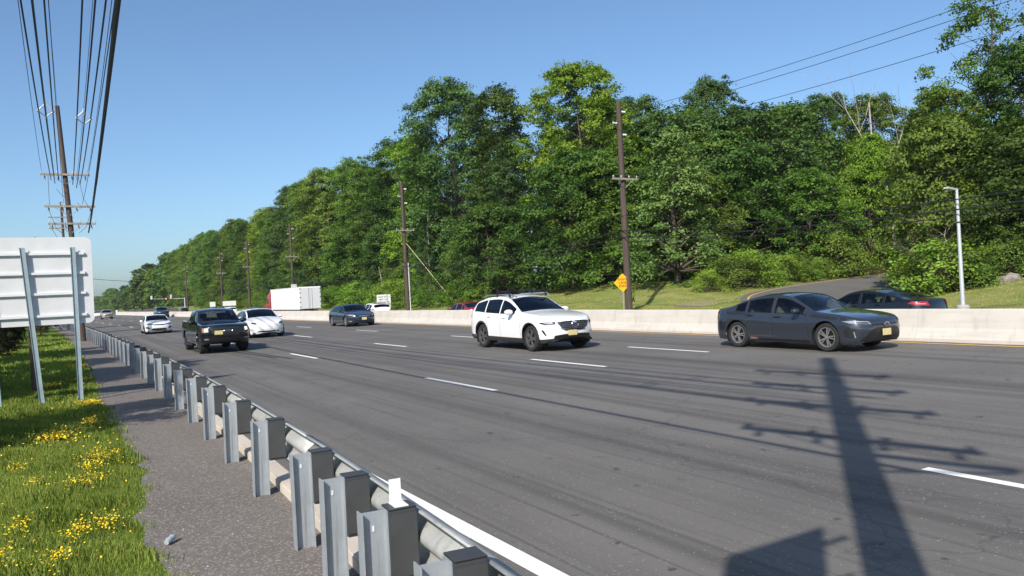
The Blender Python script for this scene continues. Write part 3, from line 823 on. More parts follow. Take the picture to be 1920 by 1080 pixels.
c.decal('tail_light', [(4.24, .80), (4.60, .78), (4.60, .90), (4.34, .915)], 'side', M['redlens'], .010, 3, True)
c.seam([(1.42, .30), (1.44, .60), (1.50, .90)]); c.seam([(2.48, .26), (2.48, .93)]); c.seam([(3.28, .55), (3.36, .70), (3.42, .96)]); c.seam([(1.42, .245), (3.2, .255)])
c.handles([(2.34, .80), (3.22, .83)], M['paint_grey'])
c.decal('side_moulding', [(2.95, .235), (3.28, .245), (3.28, .29), (2.98, .28)], 'side', M['drybrush'], .006, 2, True)
c.decal('sill_trim', [(1.40, .205), (3.30, .215), (3.30, .245), (1.40, .235)], 'side', M['trim'], .004, 3, True)

# ---- white sport utility vehicle with roof rack
spv = dict(L=5.065, W=1.96, H=1.66, R=.375, wheels=(.98, 3.91), rim=dict(spokes=5, twin=True, sw=.034, mat='alloymid'), clad=2, nf=2.6, rf=1.0, rr=.85, tw=.25, gap=.06, lean=.07, zbump=.62, flare=.018, roofw=.70,
    top=[(0, .88), (.06, .94), (.4, 1.02), (.9, 1.085), (1.35, 1.13), (1.56, 1.16), (1.95, 1.37), (2.38, 1.56), (2.65, 1.62), (3.1, 1.66), (3.7, 1.645), (4.2, 1.58), (4.5, 1.50), (4.72, 1.33), (4.92, 1.12), (5.0, 1.03), (5.065, .93)],
    belt=[(0, .81), (.35, .91), (.9, 1.01), (1.42, 1.065), (2.6, 1.095), (3.6, 1.125), (4.3, 1.165), (4.7, 1.14), (4.95, 1.05), (5.065, .90)],
    bot=[(0, .36), (.15, .28), (.6, .235), (2.5, .24), (4.2, .26), (4.8, .32), (5.065, .42)],
    ws=(1.60, 2.42), rw=(4.50, 4.80), side_win=[(1.88, 2.72), (2.80, 3.66), (3.74, 4.40)], seats=(2.45, 3.4), seatz=.62, mirror=(1.95, 1.14, 1.2), tint_from=1)
spv['W'] = 1.88
c = Car('white_suv', 'white sport utility vehicle with black roof rack mounts in the middle lane', 'car', spv,
        dict(paint=M['paint_white'], glass=M['glassdark'], glass_rear=M['glassdark'], clad=M['clad']), (12.60, 18.10+5.065/2, zr(12.6)), FACE_US)
c.decal('grille', [(-.54, .83), (-.30, .855), (.30, .855), (.54, .83), (.44, .68), (.30, .60), (-.30, .60), (-.44, .68)], 'front', M['trim'], .008, 3)
for i, z in enumerate((.64, .69, .74, .79)):
    a = .40+.04*i
    c.decal('grille_bar', [(-a, z), (a, z), (a, z+.012), (-a, z+.012)], 'front', M['alloymid'], .018, 2)
c.decal('grille_surround', [(-.47, .66), (-.32, .585), (.32, .585), (.47, .66), (.45, .68), (.30, .605), (-.30, .605), (-.45, .68)], 'front', M['chrome'], .014, 2)
c.decal('headlight', [(-.30, .775), (-.02, .755), (.20, .81), (.14, .835), (-.28, .85)], ('fq', 38), M['lensdark'], .008, 3, True)
c.decal('headlamp_lens', [(-.22, .79), (-.06, .78), (.06, .80), (.04, .825), (-.2, .835)], ('fq', 38), M['lens'], .013, 2, True)
c.decal('lower_intake', [(-.60, .46), (-.34, .49), (.34, .49), (.60, .46), (.62, .37), (.40, .33), (-.40, .33), (-.62, .37)], 'front', M['trim'], .008, 3)
c.decal('fog_lamp_slot', [(-.04, .46), (.02, .47), (.12, .60), (.10, .635), (.04, .60)], ('fq', 45), M['trim'], .010, 2, True)
c.plate(-.10, .52); c.emblem(0, .755, .11, .08)
c.decal('tail_light', [(4.60, .98), (5.0, .94), (5.02, 1.06), (4.68, 1.10)], 'side', M['redlens'], .008, 3, True)
c.seam([(1.46, .38), (1.50, .75), (1.56, 1.07)]); c.seam([(2.70, .36), (2.70, 1.09)]); c.seam([(3.46, .62), (3.56, .84), (3.62, 1.12)])
c.handles([(2.50, .97), (3.42, .99)], M['paint_white'])
b = MB()
for x in (.05, -.72):
    b.tube([(x, -.70, 1.76), (x, .70, 1.76)], .022, 6)
o = b.build('roof_bar', M['trim'], c.root, smooth=40)
for x in (.05, -.72):
    for y in (-.66, .66):
        b = MB(); b.box((x, y, 1.66), (.07, .05, .18)); b.box((x-.03, y*.94, 1.80), (.14, .05, .05)); b.box((x-.08, y*.94, 1.83), (.05, .09, .06)); b.build('rack_mount', M['trim'], c.root, bevel=.01)
b = MB(); b.tube([(.4, -.62, 1.58), (.1, -.66, 1.67), (-1.4, -.64, 1.66), (-1.75, -.6, 1.60)], .02, 6); b.build('roof_rail', M['alloy'], c.root, smooth=40)
b = MB(); b.tube([(.4, .62, 1.58), (.1, .66, 1.67), (-1.4, .64, 1.66), (-1.75, .6, 1.60)], .02, 6); b.build('roof_rail', M['alloy'], c.root, smooth=40)

# ---- black pickup
spp = dict(L=5.75, W=2.02, H=1.83, R=.40, wheels=(.95, 4.55), rim=dict(spokes=6, sw=.07, mat='alloydark'), nf=3.6, rf=.8, nr=5, rr=.5, tw=.28, gap=.07, lean=.05, zbump=.75, flare=.03, roofw=.74, rlean=.02,
    top=[(0, 1.10), (.06, 1.15), (.4, 1.20), (1.0, 1.235), (1.35, 1.26), (1.5, 1.29), (1.8, 1.50), (2.1, 1.70), (2.35, 1.79), (2.8, 1.83), (3.5, 1.82), (3.75, 1.78), (3.86, 1.60), (3.95, 1.34), (4.1, 1.31), (5.6, 1.31), (5.72, 1.29), (5.75, 1.2)],
    belt=[(0, 1.05), (.4, 1.13), (1.0, 1.17), (1.5, 1.18), (3.8, 1.20), (4.1, 1.26), (5.6, 1.27), (5.75, 1.15)],
    bot=[(0, .46), (.15, .40), (.6, .36), (2.5, .36), (4.6, .40), (5.5, .48), (5.75, .52)],
    ws=(1.56, 2.16), rw=(3.78, 3.92), side_win=[(1.84, 2.66), (2.76, 3.55)], seats=(2.45, 3.25), seatz=.72, mirror=(1.95, 1.28, 1.5), tint_from=1)
spp['W'] = 1.82
for key_ in ('top', 'belt', 'bot'): spp[key_] = [(u, z*.94) for u, z in spp[key_]]
spp['H'] *= .94; spp['mirror'] = (1.95, 1.20, 1.35); spp['R'] = .385
c = Car('black_pickup_truck', 'black pickup truck with lit headlights in the lane next to the guard rail', 'pickup truck', spp,
        dict(paint=M['paint_black'], glass=M['glass'], glass_rear=M['glassdark'], seat=M['seat'], mirror=M['trim']), (5.42, 30.85+5.75/2, zr(5.4)), FACE_US)
c.decal('grille', [(-.52, .98), (.52, .98), (.54, .86), (.42, .68), (-.42, .68), (-.54, .86)], 'front', M['trim'], .010, 3)
for z in (.75, .81, .87, .93): c.decal('grille_bar', [(-.46, z), (.46, z), (.46, z+.018), (-.46, z+.018)], 'front', M['alloydark'], .028, 2)
c.decal('bumper_panel', [(-.74, .62), (.74, .62), (.76, .50), (-.76, .50)], 'front', M['trim'], .012, 3)
def lit(name, col, e):
    m_ = plain(name, (.8, .75, .6), .3)
    bs = m_.node_tree.nodes['Principled BSDF']; bs.inputs['Emission Color'].default_value = (*col, 1); bs.inputs['Emission Strength'].default_value = e; return m_
M['litlamp'] = lit('lit headlamp', (1.0, .86, .55), 1.3)
for o in c.decal('headlight', [(-.24, .82), (.02, .82), (.05, .98), (-.23, .99)], ('fq', 30), M['lens'], .012, 3, True): pass
c.decal('lit_lamp', [(-.20, .85), (-.08, .85), (-.08, .96), (-.20, .96)], ('fq', 30), M['litlamp'], .020, 2, True); c.decal('turn_lamp', [(-.05, .84), (.02, .84), (.03, .96), (-.05, .96)], ('fq', 30), M['amber'], .02, 1, True)
c.decal('fog_lamp', [(-.22, .54), (-.06, .54), (-.05, .59), (-.21, .59)], ('fq', 28), M['lens'], .016, 2, True)
c.plate(-.30, .80); c.emblem(.05, .86, .16, .045, mat=M['chrome'])
c.seam([(1.62, .45), (1.66, .80), (1.72, 1.15)]); c.seam([(2.71, .42), (2.71, 1.17)]); c.seam([(3.62, .45), (3.66, 1.18)]); c.seam([(3.92, .5), (3.92, 1.2)])
c.handles([(2.55, 1.05), (3.50, 1.06)], M['paint_black'])
b = MB(); b.tube([(-1.0, -1.0, .33), (1.0, -1.0, .33)], .04, 6); b.tube([(-1.0, 1.0, .33), (1.0, 1.0, .33)], .04, 6); b.build('side_step', M['trim'], c.root)

# ---- white sedan with dark aggressive grille, further up the near lane
sp = sedan_spec(L=4.52, W=1.78, H=1.33, R_=.32, fo=.90, nose=.74, rim=dict(spokes=5, sw=.05, mat='alloydark'))
c = Car('white_sedan', 'white sedan with a black grille following far behind the black pickup', 'car', sp,
        dict(paint=M['paint_white'], glass=M['glassdark'], glass_rear=M['glassdark'], mirror=M['paint_white']), (5.82+float(off(60))*0, 58.2+2.26, zr(5.8)), FACE_US)
c.decal('grille', [(-.66, .68), (-.34, .615), (.34, .615), (.66, .68), (.60, .72), (.3, .665), (-.3, .665), (-.6, .72)], 'front', M['trim'], .01, 3)
c.decal('grille_panel', [(-.34, .60), (.34, .60), (.30, .67), (-.30, .67)], 'front', M['trim'], .012, 2)
c.decal('headlight', [(-.34, .645), (.02, .68), (.10, .735), (-.22, .725)], ('fq', 35), M['lensdark'], .010, 2, True)
c.decal('lower_intake', [(-.40, .40), (.40, .40), (.52, .26), (-.52, .26)], 'front', M['trim'], .01, 2)
c.decal('corner_intake', [(-.32, .36), (.04, .40), (.08, .52), (-.16, .50)], ('fq', 32), M['trim'], .010, 2, True)
c.emblem(0, .65, .06, .05)

# ---- white hatchback saloon with smooth nose
spt = sedan_spec(L=4.75, W=1.86, H=1.60, R_=.36, fo=.90, wb=2.89, nose=.70, rim=RIMD, nf=2.4,
    top=[(0, .72), (.06, .80), (.35, .93), (.8, 1.04), (1.1, 1.10), (1.24, 1.13), (1.6, 1.34), (2.0, 1.52), (2.35, 1.59), (2.75, 1.60), (3.3, 1.54), (3.8, 1.42), (4.3, 1.24), (4.55, 1.14), (4.68, 1.08), (4.75, .95)],
    belt=[(0, .66), (.3, .80), (.8, .94), (1.24, 1.0), (2.4, 1.03), (3.5, 1.08), (4.2, 1.10), (4.6, 1.02), (4.75, .88)],
    ws=(1.26, 2.10), rw=(3.5, 4.3), side_win=[(1.50, 2.5), (2.58, 3.35), (3.4, 3.8)], mirror=(1.7, 1.04, 1.0))
for key_ in ('top', 'belt', 'bot'): spt[key_] = [(u, z*.94) for u, z in spt[key_]]
spt['H'] = 1.51
c = Car('white_electric_car', 'white grille-less car with a smooth nose beside the black pickup', 'car', spt,
        dict(paint=M['paint_white'], glass=M['glassdark'], glass_rear=M['glassdark'], mirror=M['paint_white']), (9.10, 40.2+4.75/2, zr(9.1)), FACE_US)
c.decal('headlight', [(-.30, .70), (-.02, .72), (.10, .80), (-.05, .80), (-.24, .76)], ('fq', 40), M['lensdark'], .010, 2, True)
c.decal('lower_intake', [(-.56, .30), (.56, .30), (.48, .37), (-.48, .37)], 'front', M['trim'], .010, 2)
c.decal('fog_slot', [(-.12, .42), (.04, .43), (.04, .45), (-.12, .44)], ('fq', 40), M['trim'], .010, 1, True)

# ---- dark blue sedan by the barrier further off
sp = sedan_spec(L=4.66, W=1.78, H=1.35, R_=.33, fo=.96, wb=2.72, nose=.70, rim=RIM7)
c = Car('dark_sedan', 'dark blue sedan near the barrier between the white trailer and the white SUV', 'car', sp,
        dict(paint=M['paint_navy'], glass=M['glass'], glass_rear=M['glassdark'], mirror=M['paint_navy'], seat=M['seat']), (15.72, 44.6+2.36, zr(15.7)), FACE_US)
c.decal('grille', [(-.30, .64), (.30, .64), (.36, .60), (.24, .50), (-.24, .50), (-.36, .60)], 'front', M['trim'], .010, 2)
c.decal('grille_beak', [(-.36, .645), (.36, .645), (.32, .60), (-.32, .60)], 'front', M['chrome'], .016, 2)
c.decal('headlight', [(-.34, .62), (.08, .66), (.22, .73), (-.10, .725), (-.32, .68)], ('fq', 38), M['lens'], .010, 2, True)
c.decal('turn_lamp', [(.06, .665), (.24, .70), (.24, .73), (.1, .72)], ('fq', 38), M['amber'], .014, 1, True)
c.decal('lower_lamp', [(-.14, .30), (.10, .31), (.12, .36), (-.12, .36)], ('fq', 38), M['lens'], .010, 1, True)
c.plate(.0, .47, mat=M['plate']); c.seam([(1.42, .30), (1.5, .9)]); c.seam([(2.5, .26), (2.5, .93)])

# ---- dark sport utility far up by the barrier
def suv_spec(L=4.6, H=1.68, W=1.86, **kw):
    k = L/5.065; h = H/1.69
    d = dict(spv); d.update(L=L, W=W, H=H, R=.35, wheels=(.92, .92+2.66), clad=0, mirror=(1.8*k, 1.17*h, 1.0), seats=(2.45*k, 3.3*k))
    for key in ('top', 'belt', 'bot'): d[key] = [(u*k, z*h) for u, z in spv[key]]
    d['ws'] = tuple(u*k for u in spv['ws']); d['rw'] = tuple(u*k for u in spv['rw']); d['side_win'] = [(a*k, b_*k) for a, b_ in spv['side_win']]
    d.update(kw); return d
c = Car('dark_suv', 'dark grey SUV coming round the bend beside the barrier', 'car', suv_spec(H=1.72),
        dict(paint=M['paint_navy'], glass=M['glassdark'], glass_rear=M['glassdark']), (13.75, 131+2.3, zr(16.5)), FACE_US+.03)
c.decal('grille', [(-.45, .88), (.45, .88), (.36, .62), (-.36, .62)], 'front', M['trim'], .01, 2)
c.decal('headlight', [(-.26, .80), (.1, .82), (.1, .90), (-.24, .88)], ('fq', 35), M['lens'], .01, 2, True)
c = Car('tan_car', 'tan SUV far down the road just past the large sign', 'car', suv_spec(H=1.74),
        dict(paint=M['paint_silver'], glass=M['glassdark'], glass_rear=M['glassdark']), (7.15, 155+2.3, zr(10)), FACE_US+.03)
c.decal('grille', [(-.5, .84), (.5, .84), (.44, .62), (-.44, .62)], 'front', M['trim'], .01, 2)
c.decal('headlight', [(-.26, .78), (.1, .8), (.1, .90), (-.24, .88)], ('fq', 35), M['lens'], .01, 2, True)
c = Car('distant_white_car', 'white car farthest down the near side of the road', 'car', sedan_spec(),
        dict(paint=M['paint_white'], glass=M['glassdark'], glass_rear=M['glassdark']), (7.35, 203, zr(11)), FACE_US+.03)

# ---- traffic on the opposite carriageway, going away
sp = sedan_spec(L=4.88, W=1.84, H=1.37, R_=.34, fo=.97, wb=2.82, rim=RIMD)
c = Car('black_sedan', 'black sedan driving away behind the barrier near the lamp post', 'car', sp,
        dict(paint=M['paint_black'], glass=M['glass'], glass_rear=M['glass'], seat=M['seat']), (24.4, 17.0, float(zop(17))), AWAY)
c.decal('tail_light', [(-.42, .80), (-.02, .83), (.22, .90), (.10, .955), (-.36, .94)], ('rq', 45), M['redlens'], .010, 3, True)
c.decal('tail_light_strip', [(-.30, .85), (.0, .875), (.0, .90), (-.30, .885)], ('rq', 45), M['lens'], .016, 2, True)
c.seam([(2.5, .26), (2.5, .93)]); c.seam([(3.4, .5), (3.5, .95)]); c.handles([(2.4, .82), (3.3, .85)], M['paint_black'])
b = MB(); b.box((-2.40, 0, .62), (.02, .46, .16)); b.build('number_plate', M['plate'], c.root)
c = Car('red_car', 'red hatchback going away behind the barrier left of the white SUV', 'car', sedan_spec(L=4.4, H=1.42, W=1.8, fo=.9, wb=2.6),
        dict(paint=M['paint_red'], glass=M['glassdark'], glass_rear=M['glassdark']), (22.5, 44.4, float(zop(44))), AWAY)
c = Car('white_crossover', 'white crossover going away behind the barrier beside the white text sign', 'car', suv_spec(L=4.45, H=1.60),
        dict(paint=M['paint_white'], glass=M['glassdark'], glass_rear=M['glassdark']), (23.3, 63.5, float(zop(63))), AWAY)
c.decal('tail_light', [(-.22, .90), (.12, .90), (.16, 1.04), (-.10, 1.04)], ('rq', 35), M['redlens'], .012, 2, True)
c.decal('spoiler', [(-.55, 1.50), (.55, 1.50), (.5, 1.46), (-.5, 1.46)], 'rear', M['trim'], .02, 2)
c = Car('blue_hatchback', 'blue grey hatchback seen over the roof of the white grille-less car', 'car', suv_spec(L=4.4, H=1.62),
        dict(paint=M['paint_blue'], glass=M['glassdark'], glass_rear=M['glassdark']), (22.5, 107, float(zop(107))), AWAY)
c = Car('white_van', 'white vehicle roof seen just over the black pickup', 'car', suv_spec(L=4.7, H=1.70),
        dict(paint=M['paint_white'], glass=M['glassdark'], glass_rear=M['glassdark']), (23, 128, float(zop(128))), AWAY)
c = Car('distant_dark_car', 'small dark car behind the barrier at the foot of the signal mast', 'car', suv_spec(L=4.5, H=1.65),
        dict(paint=M['paint_black'], glass=M['glassdark'], glass_rear=M['glassdark']), (27.0, 212, float(zop(200))), AWAY)

# ---- articulated lorry: white trailer, red tractor
tz0 = float(zop(100))
t = empty('semi_truck', (25.4, 97.5, tz0), AWAY); tag(t, 'red tractor unit pulling a plain white box trailer behind the barrier', 'truck')
TL = 14.0
M['trailerdoor'] = plain('grey white trailer door', (.60, .61, .63), .5, spec=.2)
M['trailerwhite'] = plain('white trailer panel', (.84, .84, .84), .6, spec=.15, var=.02, scale=1.5)
b = MB(); b.box((0, 0, 2.42), (TL, 2.55, 2.62)); tr = b.build('trailer', M['trailerwhite'], t, bevel=.04)
b = MB()
for sd in (1, -1): b.box((0, sd*1.279, 1.14), (TL, .012, .14)); b.box((0, sd*1.279, 3.70), (TL, .012, .10))
b.build('side_rail', M['trailerdoor'], tr)
for y in (-.63, .63):
    b = MB(); b.box((-TL/2-.02, y, 2.40), (.05, 1.22, 2.48)); d = b.build('door', M['trailerdoor'], tr, bevel=.01)
    b = MB()
    for q in (.20,): b.tube([(-TL/2-.07, y*.0+math.copysign(q, y), 1.2), (-TL/2-.07, math.copysign(q, y), 3.6)], .014, 6)
    b.build('lock_rod', M['galv'], d)
    b = MB()
    for z in (1.4, 1.95, 2.5, 3.05, 3.5): b.box((-TL/2-.05, math.copysign(1.20, y), z), (.06, .14, .09))
    b.build('hinge', M['trim'], d)
b = MB(); b.box((-2, 0, 1.02), (9, 1.0, .2)); b.box((-TL/2+.1, 0, .62), (.12, 2.3, .12))
for y in (-.8, .8): b.box((-TL/2+.1, y, .85), (.08, .08, .5)); b.box((3.4, y, .65), (.14, .14, .8))
b.build('underframe', M['trim'], t)
for x in (-5.4, -4.1, 6.2, 7.45, 10.6):
    for sd in (1, -1): make_wheel(.50, .52, dict(spokes=8, sw=.08, mat='alloy'), t, (x, sd*.98, .50), sd)
b = MB()
pr = [(7.55, .75), (7.55, 3.45), (7.9, 3.55), (9.2, 3.15), (9.75, 2.75), (10.05, 1.95), (11.45, 1.72), (11.7, 1.55), (11.75, .62), (9.9, .62)]
for sd in (1,):
    n = len(pr); v = [(p[0], -1.2, p[1]) for p in pr]+[(p[0], 1.2, p[1]) for p in pr]
    b.add(v, [tuple(range(n)), tuple(range(n, 2*n))[::-1]]+[(i, n+i, n+(i+1) % n, (i+1) % n) for i in range(n)])
cb = b.build('cab', M['paint_truckred'], t, bevel=.06)
b = MB()
for sd in (1, -1): b.box((9.3, sd*1.203, 2.25), (.75, .02, .62))
b.build('cab_window', M['glassdark'], cb)
b = MB(); b.box((9.93, 0, 2.38), (.1, 2.1, .62), Matrix.Rotation(R(-20), 3, 'Y')); b.build('windshield', M['glassdark'], cb)
b = MB()
for sd in (1, -1): b.tube([(7.7, sd*1.15, 1.0), (7.7, sd*1.15, 3.8)], .07, 8)
b.build('exhaust_stack', M['chrome'], cb)
b = MB(); b.box((11.78, 0, 1.2), (.04, 1.3, .8)); b.build('grille', M['chrome'], cb)
b = MB(); b.box((9, 0, .75), (5.2, 1.0, .22)); b.build('tractor_chassis', M['trim'], t)
# ------------------------------------------------------------------ poles, wires, signs
def tz(x, y): return float(terrain(np.array([float(x)]), np.array([float(y)]))[0])
def text_part(txt, size, mat, parent, loc, rot, name='lettering'):
    cu = bpy.data.curves.new('txt', 'FONT'); cu.body = txt; cu.size = size; cu.align_x = 'CENTER'; cu.align_y = 'CENTER'; cu.extrude = .002; cu.offset = .012*size
    tmp = bpy.data.objects.new('txt', cu); COL.objects.link(tmp)
    dg = bpy.context.evaluated_depsgraph_get(); me = bpy.data.meshes.new_from_object(tmp.evaluated_get(dg))
    bpy.data.objects.remove(tmp); me.materials.clear(); me.materials.append(mat)
    o = link(bpy.data.objects.new(name, me), parent); o.location = loc; o.rotation_euler = rot; return o

def pole(name, label, base, top, r0, r1, arms, posts=(), cat='utility pole', group=None):
    """arms: (z, x0, x1) in world x; posts: (z, side) stand-off insulators"""
    root = empty(name, base); tag(root, label, cat, group)
    tp = (top[0]-base[0], top[1]-base[1], top[2]-base[2])
    b = MB(); n = 9
    b.tube([(tp[0]*i/n, tp[1]*i/n, -.4+(tp[2]+.4)*i/n) for i in range(n+1)], [r0+(r1-r0)*i/n for i in range(n+1)], 14)
    b.build('shaft', M['pole'], root, smooth=40)
    for (z, x0, x1) in arms:
        z = z-base[2]; k = z/tp[2]; cx = tp[0]*k; cy = tp[1]*k
        a, e = x0-base[0], x1-base[0]
        b = MB(); b.box(((a+e)/2, cy-r0-.02, z), (e-a, .10, .12)); arm = b.build('crossarm', M['arm'], root, bevel=.008)
        b = MB()
        for sd in (-1, 1):
            q = cx+sd*min(.75, (e-a)*.3); b.tube([(q, cy-r0-.07, z-.05), (cx+sd*.06, cy-r0*.9, z-.55)], .016, 5)
        b.build('brace', M['galv'], root)
        for q in np.linspace(a+.07, e-.07, 4):
            if abs(q-cx) < .2: continue
            b = MB(); b.lathe([(.012, 0), (.012, .06), (.055, .065), (.03, .09), (.06, .10), (.03, .13), (.045, .15), (.002, .17)], c=(q, cy-r0-.02, z+.06), n=10)
            b.build('insulator', M['insul'], arm, smooth=40)
            if x1-x0 > 2.4:
                b = MB(); b.lathe([(.015, -.34), (.05, -.32), (.03, -.27), (.055, -.24), (.03, -.19), (.05, -.15), (.015, -.10), (.012, -.06)], c=(q*.86+cx*.14, cy-r0-.02, z), n=8); b.build('hanging_insulator', M['insdark'], arm, smooth=40)
    for (z, sd) in posts:
        z = z-base[2]; k = z/tp[2]; cx = tp[0]*k; b = MB(); pr = r0+(r1-r0)*k
        b.lathe([(.03, pr*.7), (.05, pr+.05), (.075, pr+.08), (.05, pr+.12), (.075, pr+.16), (.05, pr+.2), (.075, pr+.24), (.05, pr+.28), (.075, pr+.32), (.03, pr+.36), (.002, pr+.37)], axis='x', n=10)
        if sd < 0: b.v = [(-p[0], p[1], p[2]) for p in b.v]
        b.v = [(p[0]+cx, p[1], p[2]+z) for p in b.v]
        b.build('standoff_insulator', M['insul'], root, smooth=40)
    return root
WN = [0]
def wire(name, label, pts, rad, mat, sags, group=None, cat='cable', n=18, wig=0.0):
    """pts: support points; sags: drop in the middle of each span"""
    P = []
    rg = random.Random(len(label))
    for i in range(len(pts)-1):
        a, b_ = Vector(pts[i]), Vector(pts[i+1])
        for k in range(n+(1 if i == len(pts)-2 else 0)):
            t = k/n; p = a.lerp(b_, t); p.z -= 4*sags[i]*t*(1-t)
            if wig and 0 < k < n: p += Vector((rg.uniform(-wig, wig), 0, rg.uniform(-wig, wig)))
            P.append(p)
    o = P[0]; b = MB(); b.tube([p-o for p in P], rad, 5)
    w = b.build(name, mat, None, smooth=60); w.location = o; tag(w, label, cat, group); return w

# -- left line: pole ahead, pole just behind the camera
AX0, AXT, AY = 1.17, .36, 54.8
pa = pole('utility_pole', 'dark wooden utility pole with three crossarms rising behind the large sign', (AX0, AY, 0), (AXT, AY, 14.55), .19, .125,
          [(10.30, -.72, 1.93), (8.35, -.58, 2.14), (7.29, -.42, 2.15)])
BX, BY = -.10, -.71
pb = pole('utility_pole', 'utility pole standing behind the viewpoint whose shadow crosses the road', (BX, BY, 0), (BX-.05, BY, 14.5), .215, .15,
          [(12.6, -1.55, 1.0), (11.2, -1.5, 1.05), (9.8, -1.5, 1.2), (8.1, -1.4, 1.3)])
pb.rotation_euler.z = R(-78)
b = MB(); b.box((-.83, .27, 4.85), (1.0, .012, 1.15)); b.build('road_sign_panel', M['signback'], pb).rotation_euler.z = R(78)
b = MB(); b.box((-.27, .24, 5.15), (.3, .03, .05)); b.box((-.27, .24, 4.55), (.3, .03, .05)); b.build('sign_bracket', M['galv'], pb).rotation_euler.z = R(78)
b = MB(); b.tube([(0.1, 0, 7.35), (1.45, 0, 7.40)], .06, 8); b.build('standoff_arm', M['lampmetal'], pb)
b = MB(); b.tube([(0.1, 0, 6.8), (1.4, 0, 7.3)], .03, 6); b.build('arm_stay', M['lampmetal'], pb)
pole('utility_pole', 'distant utility pole just left of the nearer one above the large sign', (.86, 98, 0), (.55, 98, 13.9), .17, .12, [(12.2, -.7, 1.7), (11.0, -.7, 1.7)])
# spacer-cable bundles, support heights at A (y=54.8), at B
def bundle(xa, za, xb, zb_, sag, tagname):
    sh = [(-.24, 0, 'outer left'), (0, -.20, 'lowest'), (.24, 0, 'outer right')]
    for dx, dz, nm in sh:
        wire('power_cable', '%s black cable of the %s spaced bundle overhead' % (nm, tagname), [(xa+dx*.8, AY-.2, za+dz), (xb+dx*1.1, BY, zb_+dz)], .023, M['wire'], [sag])
    wire('messenger_wire', 'thin carrier wire above the %s spaced bundle' % tagname, [(xa, AY-.2, za+.26), (xb, BY, zb_+.26)], .008, M['wiregrey'], [sag])
    def at(t):
        p = Vector((xa, AY-.2, za)).lerp(Vector((xb, BY, zb_)), t); p.z -= 4*sag*t*(1-t); return p
    for t, nm in ((.40, 'nearer'), (.93, 'farther')):
        c = at(t); b = MB(); q = [Vector((-.25, 0, .0)), Vector((0, 0, -.21)), Vector((.25, 0, 0)), Vector((0, 0, .27))]
        for i in range(4): b.tube([q[i], q[(i+1) % 4]], .022, 6)
        b.tube([q[3], Vector((0, 0, .36))], .03, 6); 
        for i in range(3): b.tube([q[i]+Vector((0, -.09, 0)), q[i]+Vector((0, .09, 0))], .032, 6)
        o = b.build('cable_spacer', M['insul'], None); o.location = c; tag(o, 'grey diamond cable spacer, the %s one on the %s bundle' % (nm, tagname), 'cable spacer')
bundle(.05, 9.95, -.45, 9.9, .75, 'left')
bundle(1.18, 9.70, .85, 9.8, .75, 'right')
for i, (xa, za, xb, zb_, sag, r_, lab) in enumerate([
        (-.62, 10.45, -.55, 10.5, .8, .010, 'thin wire leaving the left end of the top crossarm'),
        (1.82, 10.45, 1.15, 10.2, .8, .010, 'thin wire leaving the right end of the top crossarm'),
        (.36, 14.55, -.35, 14.6, .6, .007, 'thin wire from the very top of the leaning pole'),
        (.45, 8.55, -.15, 9.3, .7, .010, 'wire dropping to the pole below the top crossarm'),
        (1.45, 8.50, 1.1, 8.9, .7, .012, 'wire above the right half of the middle crossarm'),
        (2.02, 8.45, .80, 8.5, .7, .016, 'loosely twisted cable left of the thick black cable')]):
    wire('overhead_wire', lab, [(xa, AY-.2, za), (xb, BY, zb_)], r_, M['wire'], [sag], wig=.03 if i == 5 else 0)
wire('telephone_cable', 'thick black bundled cable sweeping down to the sign corner', [(1.72, AY-.1, 6.75), (.62, BY, 6.35)], .040, M['wire'], [.35])
for k, (a, b_) in enumerate([((-.3, 10.3), (-.3, 8.4)), ((1.3, 10.2), (1.75, 8.4)), ((-.4, 8.3), (.4, 6.6)), ((2.0, 8.3), (1.2, 6.7)), ((-.35, 7.2), (.6, 6.0)), ((.1, 9.4), (.75, 8.9))]):
    p0 = (a[0]-AX0, -.25, a[1]); p1 = (b_[0]-AX0, -.25, b_[1]); mid = ((p0[0]+p1[0])/2, -.3, min(p0[2], p1[2])-.1+.3*abs(p0[2]-p1[2]))
    b = MB(); b.tube([p0, mid, p1], .012, 5); b.build('jumper_wire', M['wire'], pa)

